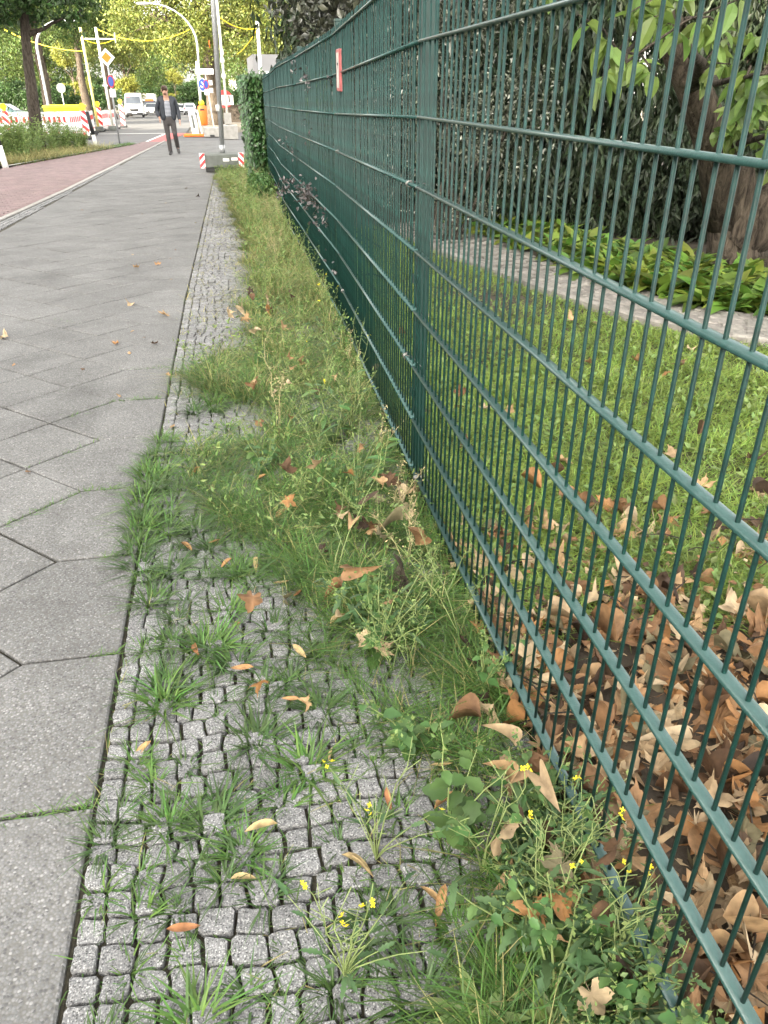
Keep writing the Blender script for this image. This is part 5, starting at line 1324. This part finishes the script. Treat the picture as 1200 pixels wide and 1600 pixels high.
# temporary poles and yellow cables
def mast(x, y, h, label, m='yellow_pole', lean=0):
    t = empty('cable_mast', (x, y, gz(y)), 0, label, 'pole'); B().tube([(0, 0, 0), (lean, 0, h)], .07, 8).build('shaft', K[m], t, smooth=True)
    B().bbox((0, 0, .12), (.5, .5, .24), .03).build('foot', K['concrete'], t); return t
mast(-7.0, 50.8, 5.0, 'yellow wrapped mast with a cable left of the crossbar mast', 'yellow_pole', -.1)
mm = mast(-6.35, 52.0, 5.1, 'thick pale mast carrying a crossbar behind the priority sign', 'pale_pole', -.1)
B().box((.05, -.08, 4.55), (1.65, .06, .06)).build('crossbar', K['pale_pole'], mm); B().box((.86, -.08, 4.6), (.05, .05, .5)).build('hanger', K['steel'], mm)
mast(1.75, 38, 4.35, 'pale mast with yellow cables rising right of the large tree', 'pale_pole', 0)
def cable(a, c, sag, label):
    P = []
    for k in range(17):
        t = k / 16; p = Vector(a).lerp(Vector(c), t); p.z -= sag * 4 * t * (1 - t); P.append(p)
    o = B().tube(P, .019, 6).build('yellow_cable', K['yellow'], None, smooth=True); return tag(o, label, 'cable')
cable((-6.45, 52, 3.85), (-1.35, 50, 3.75), .55, 'long yellow cable sagging between the mast and the large tree')
cable((-7.1, 50.8, 3.35), (-5.2, 52, 3.6), .35, 'short yellow cable between the two masts on the left')
cable((-11.2, 52, 3.75), (-7.1, 50.8, 2.75), .25, 'yellow cable running left from the wrapped mast')
cable((.15, 37, 3.6), (1.75, 38, 3.25), .18, 'yellow cable between the thin pale pole and the right mast')
cable((1.75, 38, 3.25), (.9, 41, 2.4), .1, 'yellow cable slanting down from the right mast')

# street name sign, parking signs, litter bin
ns_ = empty('street_name_sign', (-.86, 43.5, gz(43.5)), 0, 'white street name sign on a post with blue and red round signs', 'street sign')
B().tube([(-.16, 0, 0), (-.16, 0, 3.15)], .04, 10).build('post', K['pale_pole'], ns_, smooth=True)
nb_ = B().bbox((.18, -.06, 2.72), (.86, .03, .24), .006).build('name_board', K['white'], ns_)
fc = bpy.data.curves.new('lettering', 'FONT'); fc.body = 'Sonnenstraße'; fc.size = .135; fc.align_x = 'CENTER'; fc.align_y = 'CENTER'; fc.extrude = .002
fo = bpy.data.objects.new('lettering', fc); COL.objects.link(fo); bpy.context.view_layer.update()
fm = bpy.data.meshes.new_from_object(fo.evaluated_get(bpy.context.evaluated_depsgraph_get())); bpy.data.objects.remove(fo)
fm.materials.clear(); lt = ob('lettering', fm, K['black'], nb_, loc=(.18, -.0785, 2.72), rot=(math.pi / 2, 0, 0), scale=(.92, 1, 1))
B().box((-.2, -.03, 2.82), (.04, .5, .22)).build('cross_board', K['white'], ns_)
q = B(); q.disc((.02, -.06, 2.16), .21, (0, 1, 0), .014, 22, ry=.29); c = q.build('round_sign', K['white'], ns_)
q = B(); q.disc((.02, -.07, 2.16), .18, (0, 1, 0), .012, 22, ry=.26); q.build('round_sign_centre', K['blue'], c)
q = B(); q.box((.05, -.079, 2.2), (.22, .006, .05), ry=.9); q.box((-.02, -.079, 2.08), (.14, .006, .06), ry=.4); q.build('arrow_mark', K['white'], c)
q = B(); q.disc((.2, -.10, 2.18), .13, (-.4, 1, 0), .014, 20, ry=.2); c = q.build('parking_sign', K['red'], ns_)
q = B(); q.disc((.2, -.11, 2.18), .1, (-.4, 1, 0), .012, 20, ry=.16); q.build('parking_sign_centre', K['blue'], c)
B().box((.2, -.09, 1.84), (.24, .014, .22)).build('plate', K['white'], ns_); B().box((.42, -.05, 2.25), (.16, .014, .2)).build('plate', K['white'], ns_); B().box((.42, -.05, 1.92), (.16, .014, .2)).build('plate', K['white'], ns_)
B().tube([(.4, .1, 0), (.2, .1, 2.6)], .03, 8).build('brace', K['pale_pole'], ns_)
lb_ = empty('litter_bin', (-.95, 42.6, gz(42.6)), 0, 'orange litter bin hanging below the street name sign', 'litter bin')
B().tube([(0, .22, 0), (0, .22, 1.3)], .03, 8).build('post', K['pale_pole'], lb_)
q = B(); q.tube([(0, 0, .42), (0, 0, .5), (0, 0, 1.1), (0, 0, 1.24), (0, 0, 1.32)], [.17, .2, .225, .2, .09], 16); q.build('body', K['orange'], lb_, smooth=True)
B().bbox((0, -.2, 1.1), (.22, .06, .07), .01).build('slot', K['black'], lb_); B().ball((0, -.02, 1.38), (.14, .14, .12)).build('yellow_bag', K['yellow'], lb_)
bs = empty('barrier_post', (-1.24, 40.6, gz(40.6)), 0, 'white barrier board leaning in an orange foot beside the litter bin', 'barrier')
B().bbox((0, 0, .06), (1.25, .45, .12), .03).build('foot', K['orange'], bs)
q = B(); q.box((-.12, 0, .58), (.3, .06, .95), ry=-.1); q.build('board', K['white'], bs); q = B(); q.box((-.13, -.034, .62), (.1, .01, .55), ry=-.1); q.build('panel_recess', K['concrete'], bs)
B().tube([(.22, 0, .1), (.1, 0, 1.1)], .035, 8).build('tube_post', K['white'], bs)
rs = empty('round_road_sign', (-.1, 70, gz(70)), 0, 'round red and white sign on a post beyond the ivy', 'road sign')
B().tube([(0, 0, 0), (0, 0, 1.6)], .05, 8).build('post', K['white'], rs); q = B(); q.disc((.35, -.06, 1.7), .62, (0, 1, 0), .02, 24); c = q.build('plate', K['red'], rs); B().bbox((.55, -.09, 1.62), (.95, .03, .7), .02).build('panel', K['white'], rs); B().box((.7, -.115, 1.7), (.1, .02, .5)).build('mark', K['black'], rs)
B().bbox((.9, .2, .65), (1.5, .4, 1.2), .03).build('planter', K['bark_dark'], rs)

# ================================================================== VEHICLES
def wheel(root, x, y, r, w_):
    q = B(); q.disc((x, y, r), r, (1, 0, 0), w_, 20); t = q.build('wheel', K['black'], root); s = 1 if x > 0 else -1
    q = B(); q.disc((x + s * (w_ / 2 + .004), y, r), r * .58, (1, 0, 0), .012, 16); q.build('rim', K['steel'], t)
def vehicle(name, loc, rz, label, cat, paint, kind='van', front=True):
    t = empty(name, loc, rz, label, cat)
    if kind == 'van':
        W, L, H = 1.02, 5.4, 2.5
        prof = [(0, .32), (-.02, .95), (.12, 1.18), (.75, 1.36), (1.35, 2.22), (1.62, 2.42), (2.0, 2.5), (L - .1, 2.5), (L, 2.35), (L, .4), (L - .1, .32)]
        ws = [(.79, 1.40), (1.36, 2.20)]; wy = (.95, L - 1.1); wr = .34
    elif kind == 'camper':
        W, L, H = 1.1, 6, 2.7
        prof = [(0, .35), (0, 1.0), (.5, 1.25), (.9, 1.9), (.95, 2.7), (L, 2.7), (L, .4)]
        ws = [(.52, 1.28), (.88, 1.88)]; wy = (.9, L - 1.2); wr = .34
    else:
        W, L, H = .89, 4.3, 1.5
        prof = [(0, .28), (-.03, .62), (.1, .78), (1.0, .95), (1.75, 1.42), (2.4, 1.5), (3.4, 1.44), (4.05, 1.0), (L, .9), (L, .35), (L - .1, .28)]
        ws = [(1.04, .98), (1.72, 1.40)]; wy = (.8, L - .85); wr = .31
    B().prism(prof, -W, W, top=.84 if kind != 'car' else .74, zref=1.0 if kind != 'car' else .9, zt=H).build('body', K[paint], t, bevel=.03)
    k0 = lambda z: 1 - (1 - (.84 if kind != 'car' else .74)) * min(1, max(0, (z - (1.0 if kind != 'car' else .9)) / (H - (1.0 if kind != 'car' else .9))))
    (ya, za), (yb, zb) = ws; dn = Vector((0, -(zb - za), yb - ya)).normalized() * .035
    if front:
        V = []
        for off in (0, 1):
            for x, y, z in ((-W * k0(za) * .9, ya, za), (W * k0(za) * .9, ya, za), (W * k0(zb) * .9, yb, zb), (-W * k0(zb) * .9, yb, zb)): V.append(Vector((x, y, z)) + dn * (1 if off else -1))
        B().add(V, [(4, 5, 6, 7), (3, 2, 1, 0), (0, 1, 5, 4), (1, 2, 6, 5), (2, 3, 7, 6), (3, 0, 4, 7)]).build('windscreen', K['glass'], t)
        gz_ = .72 if kind != 'car' else .5
        B().bbox((0, -.03, gz_ + .1), (.95, .05, .24 if kind != 'car' else .16), .02).build('grille', K['black'], t); B().bbox((0, -.035, .42), (W * 1.84, .09, .22), .03).build('bumper', K['black'], t)
        B().box((0, -.085, .5), (.5, .01, .11)).build('number_plate', K['white'], t)
        for s in (-1, 1): B().ball((s * W * .78, .03, gz_ + .2), (.17, .12, .13)).build('headlight', K['lamp'], t)
    else:
        B().bbox((0, -.012, 1.15), (W * 1.35, .05, .32), .02).build('rear_window', K['glass'], t); B().bbox((0, -.035, .42), (W * 1.75, .09, .2), .03).build('bumper', K['black'], t); B().box((0, -.055, .72), (.5, .02, .11)).build('number_plate', K['white'], t)
        for s in (-1, 1): B().bbox((s * W * .84, -.01, .84), (.2, .08, .2), .02).build('tail_light', K['red'], t)
    for s in (-1, 1):
        B().box((s * (W * k0(1.75 if kind != 'car' else 1.2) + .004), ya + 1.1 + (.0 if kind == 'car' else .1), 1.75 if kind != 'car' else 1.18), (.03, .8, .5 if kind != 'car' else .3)).build('side_window', K['glass'], t)
        B().bbox((s * (W + .13), ya + .35, za + .22), (.2, .08, .26 if kind != 'car' else .14), .02).build('mirror', K['black'], t)
        for y in wy: wheel(t, s * (W - .1), y, wr, .22)
    return t
v1 = vehicle('delivery_van', (-10.15, 105, gz(105) - .04), .05, 'white delivery van driving toward the camera down the street', 'van', 'carwhite', 'van')
B().box((-.55, 1.30, 2.16), (.42, .02, .1), rx=-.6).build('roof_badge', K['red'], v1)
v2 = vehicle('camper_van', (-10.6, 134, gz(134) - .04), .04, 'white and red box van behind the delivery van', 'van', 'carwhite', 'camper')
B().bbox((0, .9, 2.55), (1.7, .3, .5), .02).build('cab_sign', K['white'], v2); B().box((0, .78, 1.95), (1.2, .06, .26)).build('orange_band', K['orange'], v2)
vehicle('parked_car', (-9.5, 122, gz(122) - .04), .04, 'light car between the delivery van and the walking man', 'car', 'cargrey', 'car')
vehicle('parked_car', (-6.2, 138, gz(138) - .04), .03, 'white hatchback seen just right of the walking man', 'car', 'carwhite', 'car', front=False)
vehicle('parked_car', (-4.6, 128, gz(128) - .04), .03, 'dark silver car parked beyond the orange litter bin', 'car', 'cargrey', 'car', front=False)
vehicle('parked_car', (-15.2, 74, gz(74) - .02), 1.5, 'teal estate car parked under the trees behind the barriers', 'car', 'carteal', 'car')
vehicle('parked_van', (-18.6, 78, gz(78) - .02), 1.5, 'teal van parked under the trees on the left', 'van', 'carteal', 'van')

# ================================================================== BUILDINGS
def house(name, loc, dims, label, wall, storeys, bays, rz=0, roof=True):
    t = empty(name, loc, rz, label, 'building'); w_, d_, h_ = dims
    B().box((0, 0, h_ / 2 - 1), (w_, d_, h_ + 2)).build('wall', K[wall], t)
    if roof:
        B().prism([(-d_ / 2 - .3, h_), (d_ / 2 + .3, h_), (0, h_ + d_ * .3)], -w_ / 2 - .2, w_ / 2 + .2).build('roof', K['rooftile'], t)
    sh = h_ / storeys; win = B().box((0, 0, 0), (1.05, .08, 1.6)).mesh('window'); fr = B(); fr.box((0, -.05, .84), (1.25, .1, .08)); fr.box((0, -.05, -.84), (1.3, .16, .08)); fr.box((-.56, -.05, 0), (.08, .08, 1.6)); fr.box((.56, -.05, 0), (.08, .08, 1.6)); fr.box((0, -.05, 0), (.06, .06, 1.6)); fr.box((0, -.051, .3), (1.05, .05, .06)); fm_ = fr.mesh('frame')
    for s in range(storeys):
        for k in range(bays):
            x = -w_ / 2 + (k + .5) * w_ / bays; z = s * sh + sh * .55
            g = ob('window', win, K['glass'], t, loc=(x, -d_ / 2 - .015, z)); ob('frame', fm_, K['white'], g)
    return t
house('garage_building', (5.2, 49, gz(49)), (7, 9, 3.6), 'low pale grey building rising behind the ivy and the fence end', 'plaster_grey', 1, 3, roof=False)
house('apartment_building', (9.5, 150, gz(150)), (16, 10, 12), 'pale building far away between the large tree and the ivy', 'plaster', 4, 5)
# the row of houses across the road, left of the picture, that keeps the pavement in shade
for k, (y0, y1, wl) in enumerate(((-52, -31.1, 'plaster'), (-31, -9.1, 'plaster_grey'), (-9, 8.9, 'plaster'), (9, 21, 'plaster_grey'))):
    house('apartment_building', (-29, (y0 + y1) / 2, gz((y0 + y1) / 2)), (y1 - y0, 12, 19.5), ('rendered apartment house across the road at the street corner', 'pale apartment house across the road second from the corner', 'grey apartment house across the road third from the corner', 'plain apartment house across the road behind the camera')[3 - k], wl, 5, int((y1 - y0) / 2.6), rz=math.pi / 2)

# ================================================================== TALL WEEDS ROUND THE STREET TREE
def tall_weed():
    t = empty('tall_weed', (0, 0, 0), 0, 'tall bushy weed crowding round the slender street tree', 'weed', 'tall weeds round the street tree'); sb = B(); P_ = []
    for k in range(7):
        P = stemline(random.uniform(.6, 1.1), random.uniform(.1, .35), random.uniform(0, 6.28), .08, 6, (random.uniform(-.12, .12), random.uniform(-.12, .12))); sb.tube(P, .006, 4)
        for j in range(70):
            tt = random.uniform(.12, 1.02) ** .8; i = min(5, int(tt * 6)); P_.append(np.array(P[i].lerp(P[i + 1], tt * 6 - i)) + rng.normal(0, .05, 3) * np.array([1, 1, .6]))
    sb.build('stem', K['stem'], t); P_ = np.array(P_); D = rand_dirs(len(P_)); D[:, 2] = abs(D[:, 2]) * .8; L = rng.uniform(.05, .11, len(P_))
    V, F = leaf_arrays(P_, D, rand_dirs(len(P_)) + np.array([0, 0, .6]), L, L * .35); ob('foliage', npmesh('foliage', V, F), K['weed_pale'], t); return t
tws = [tall_weed() for _ in range(4)]
for k in range(46):
    a, s = random.random(), random.random(); y = 23.6 + 6.2 * s; xl = -6.5 + .25 * s; xr = -5.25 + (y - 23.6) * .165
    x = xl + (xr - xl) * a
    o = tws[k] if k < 4 else copy_tree(tws[k % 4])
    hh = .34 + .85 * math.exp(-((x + 5.5) / .5) ** 2) * random.uniform(.5, 1.1) + .35 * math.exp(-((x + 4.75) / .35) ** 2) + random.uniform(-.12, .12)
    o.location = (x, y, gz(y) - .02); o.rotation_euler.z = random.uniform(0, 6.28); o.scale = (.9, .9, hh)
n = 9000; y = rng.uniform(22.6, 30.2, n); x = -6.7 + rng.uniform(0, 1, n) * (-5.05 + (y - 22.6) * .165 + 6.7)
blades('bed_grass', x, y, gza(y) - .02, rng.uniform(.1, .45, n), rng.uniform(.007, .014, n), K['grass_dry'], lean=(.1, .8), curl=(.2, 1.2))
n = 3500; y = rng.uniform(22.6, 33.5, n); x = -5.2 + (y - 22.6) * .163 + rng.normal(-.05, .1, n)
blades('kerb_grass', x, y, gza(y) - .02, rng.uniform(.05, .2, n), rng.uniform(.007, .014, n), K['grass'], lean=(.1, .8), curl=(.2, 1.2))

# ================================================================== THE WALKING MAN
def skin_mesh(name, pts, edges, m, parent, sub=2, root=0):
    "one continuous surface grown over a skeleton; pts: (x, y, z, rx, ry)"
    me = bpy.data.meshes.new(name); me.from_pydata([p[:3] for p in pts], edges, []); me.update()
    o = bpy.data.objects.new(name, me); COL.objects.link(o)
    sm = o.modifiers.new('skin', 'SKIN'); sm.use_smooth_shade = True
    sv = me.skin_vertices[0].data
    for i, p in enumerate(pts): sv[i].radius = (p[3], p[4] if len(p) > 4 else p[3])
    sv[root].use_root = True
    ss_ = o.modifiers.new('sub', 'SUBSURF'); ss_.levels = sub; ss_.render_levels = sub
    bpy.context.view_layer.update()
    nm = bpy.data.meshes.new_from_object(o.evaluated_get(bpy.context.evaluated_depsgraph_get()))
    bpy.data.objects.remove(o); nm.name = name; return ob(name, nm, m, parent, smooth=True)
man = empty('person', (-1.56, 25.9, gz(25.9)), math.pi + .06, 'man in a dark jacket and striped shirt walking toward the camera', 'person')
man.scale = (1.06, 1.06, 1.03)
# body frame: faces +Y here (turned to the camera by the root); +X is his right after the turn
J = dict(pel=(0, 0, .93), hipR=(.095, 0, .9), hipL=(-.095, 0, .9), knR=(.075, .05, .5), anR=(.06, .02, .09), toR=(.075, .17, .035), knL=(-.12, .10, .52), anL=(-.15, -.14, .2), toL=(-.165, -.08, .06),
         wa=(0, 0, 1.08), ch=(0, .01, 1.3), nk=(0, .01, 1.47), hd0=(.015, .045, 1.54), hd1=(.025, .07, 1.645), shR=(.19, 0, 1.4), shL=(-.19, 0, 1.4), elR=(.3, -.05, 1.14), wrR=(.24, .1, .95), elL=(-.27, -.04, 1.13), wrL=(-.285, .06, .88))
pts = []; idx = {}
def pt(k, rx, ry=None, p=None): idx[k] = len(pts); pts.append((*(p or J[k]), rx, ry or rx)); return idx[k]
pt('pel', .13, .1); pt('wa', .125, .09); pt('ch', .145, .1); pt('nk', .066); pt('hd0', .07, .08); pt('hd1', .078, .098)
for s in 'RL':
    pt('hip' + s, .085); pt('kn' + s, .055); pt('an' + s, .036); pt('to' + s, .03)
    pt('sh' + s, .055); pt('el' + s, .04); pt('wr' + s, .026)
ed = [('pel', 'wa'), ('wa', 'ch'), ('ch', 'nk'), ('nk', 'hd0'), ('hd0', 'hd1')]
for s in 'RL': ed += [('pel', 'hip' + s), ('hip' + s, 'kn' + s), ('kn' + s, 'an' + s), ('an' + s, 'to' + s), ('ch', 'sh' + s), ('sh' + s, 'el' + s), ('el' + s, 'wr' + s)]
E_ = [(idx[a], idx[c]) for a, c in ed]
for s, sg in (('L', -1), ('R', 1)):                                  # palms and fingers
    wv = Vector(J['wr' + s]); p0 = wv + Vector((0, .015, -.06)); k0 = len(pts); pts.append((*p0, .026, .016)); E_.append((idx['wr' + s], k0))
    for f in range(4):
        a = p0 + Vector((sg * .002, .028 - .017 * f, -.035)); c = a + Vector((-sg * .008, .01, -.035 - .008 * (f in (1, 2)))); k1 = len(pts); pts.append((*a, .0095)); pts.append((*c, .008)); E_ += [(k0, k1), (k1, k1 + 1)]
    a = p0 + Vector((-sg * .012, .04, .01)); c = a + Vector((-sg * .008, .018, -.03)); k1 = len(pts); pts.append((*a, .011)); pts.append((*c, .009)); E_ += [(k0, k1), (k1, k1 + 1)]
body = skin_mesh('body', pts, E_, K['skin'], man)
hc = Vector(J['hd1'])
B().ball((hc.x + .005, hc.y + .108, hc.z - .035), (.017, .026, .03)).build('nose', K['skin'], man, smooth=True)
for s in (-1, 1):
    B().ball((hc.x + s * .032, hc.y + .088, hc.z - .008), (.009, .006, .005)).build('eye', K['black'], man, smooth=True); B().ball((hc.x + s * .03, hc.y + .09, hc.z + .01), (.015, .005, .003)).build('eyebrow', K['hair'], man, smooth=True)
    B().ball((hc.x + s * .078, hc.y - .005, hc.z - .02), (.014, .024, .034)).build('ear', K['skin'], man, smooth=True)
B().ball((hc.x, hc.y + .085, hc.z - .082), (.024, .009, .006)).build('mouth', K['lips'], man, smooth=True)
q = B(); q.ball((hc.x, hc.y - .016, hc.z + .048), (.087, .104, .07), 16, 10); q.ball((hc.x, hc.y - .045, hc.z), (.082, .075, .085), 14, 9); q.ball((hc.x + .01, hc.y + .065, hc.z + .075), (.058, .03, .022), 10, 7); q.build('hair', K['hair'], man, smooth=True)
q = B(); q.ball((hc.x - .0, hc.y + .062, hc.z - .1), (.042, .03, .012), 10, 7); q.build('beard', K['hair'], man, smooth=True)
tr = [(0, 0, 1.02, .155, .112), (0, 0, .9, .15, .11)]; te = [(0, 1)]
for s, sg in (('R', 1), ('L', -1)):
    h_, k_, a_ = (Vector(J[n + s]) for n in ('hip', 'kn', 'an')); o = len(tr)
    tr += [(*h_.lerp(k_, .18), .098), (*h_.lerp(k_, .6), .08), (*k_, .068), (*k_.lerp(a_, .5), .066), (*(a_ - (k_ - a_).normalized() * .085), .06)]
    te += [(1, o), (o, o + 1), (o + 1, o + 2), (o + 2, o + 3), (o + 3, o + 4)]
skin_mesh('trousers', tr, te, K['trousers'], man, root=0)
for s in 'RL':
    a_, t_ = Vector(J['an' + s]), Vector(J['to' + s]); d = (t_ - a_); hl = a_ - Vector((d.x, d.y, 0)).normalized() * .045 - Vector((0, 0, .045 if s == 'R' else .03))
    skin_mesh('shoe', [(*hl, .044, .046), (*a_.lerp(t_, .45), .05, .05), (*t_, .05, .036), (*(t_ + d.normalized() * .05), .036, .026)], [(0, 1), (1, 2), (2, 3)], K['shoe'], man)
sh_m = mat('striped shirt', (.18, .19, .22), .85, .15, 20)
t_ = sh_m.node_tree; wv_ = t_.nodes.new('ShaderNodeTexWave'); wv_.bands_direction = 'Z'; wv_.inputs['Scale'].default_value = 9.5; tcs = t_.nodes.new('ShaderNodeTexCoord'); t_.links.new(tcs.outputs['Object'], wv_.inputs['Vector'])
rp = t_.nodes.new('ShaderNodeValToRGB'); rp.color_ramp.elements[0].position = .45; rp.color_ramp.elements[0].color = (.05, .06, .085, 1); rp.color_ramp.elements[1].position = .55; rp.color_ramp.elements[1].color = (.36, .37, .4, 1)
t_.links.new(wv_.outputs['Fac'], rp.inputs[0]); t_.links.new(rp.outputs[0], t_.nodes['Principled BSDF'].inputs['Base Color'])
skin_mesh('shirt', [(0, .012, .93, .16, .124), (0, .015, 1.1, .15, .112), (0, .02, 1.3, .158, .115), (0, .02, 1.42, .11, .08)], [(0, 1), (1, 2), (2, 3)], sh_m, man)
# open jacket: two fronts, a back, sleeves and a collar
for sg, s in ((1, 'R'), (-1, 'L')):
    jp = [(sg * .135, .035, .86, .075, .115), (sg * .14, .02, 1.05, .08, .115), (sg * .135, .02, 1.25, .085, .115), (sg * .12, .005, 1.41, .07, .085), (sg * .06, .02, 1.5, .045, .06)]
    je = [(0, 1), (1, 2), (2, 3), (3, 4)]
    S_, e_, w_ = Vector(J['sh' + s]), Vector(J['el' + s]), Vector(J['wr' + s])
    o = len(jp); jp += [(*S_, .078), (*S_.lerp(e_, .55), .07), (*e_, .066), (*e_.lerp(w_, .55), .056), (*(w_ + (e_ - w_).normalized() * .015), .05)]
    je += [(3, o), (o, o + 1), (o + 1, o + 2), (o + 2, o + 3), (o + 3, o + 4)]
    skin_mesh('jacket_front', jp, je, K['jacket'], man)
skin_mesh('jacket_back', [(0, -.06, .86, .19, .07), (0, -.065, 1.1, .185, .065), (0, -.065, 1.3, .19, .065), (0, -.045, 1.43, .14, .055), (0, -.03, 1.5, .075, .05)], [(0, 1), (1, 2), (2, 3), (3, 4)], K['jacket'], man)
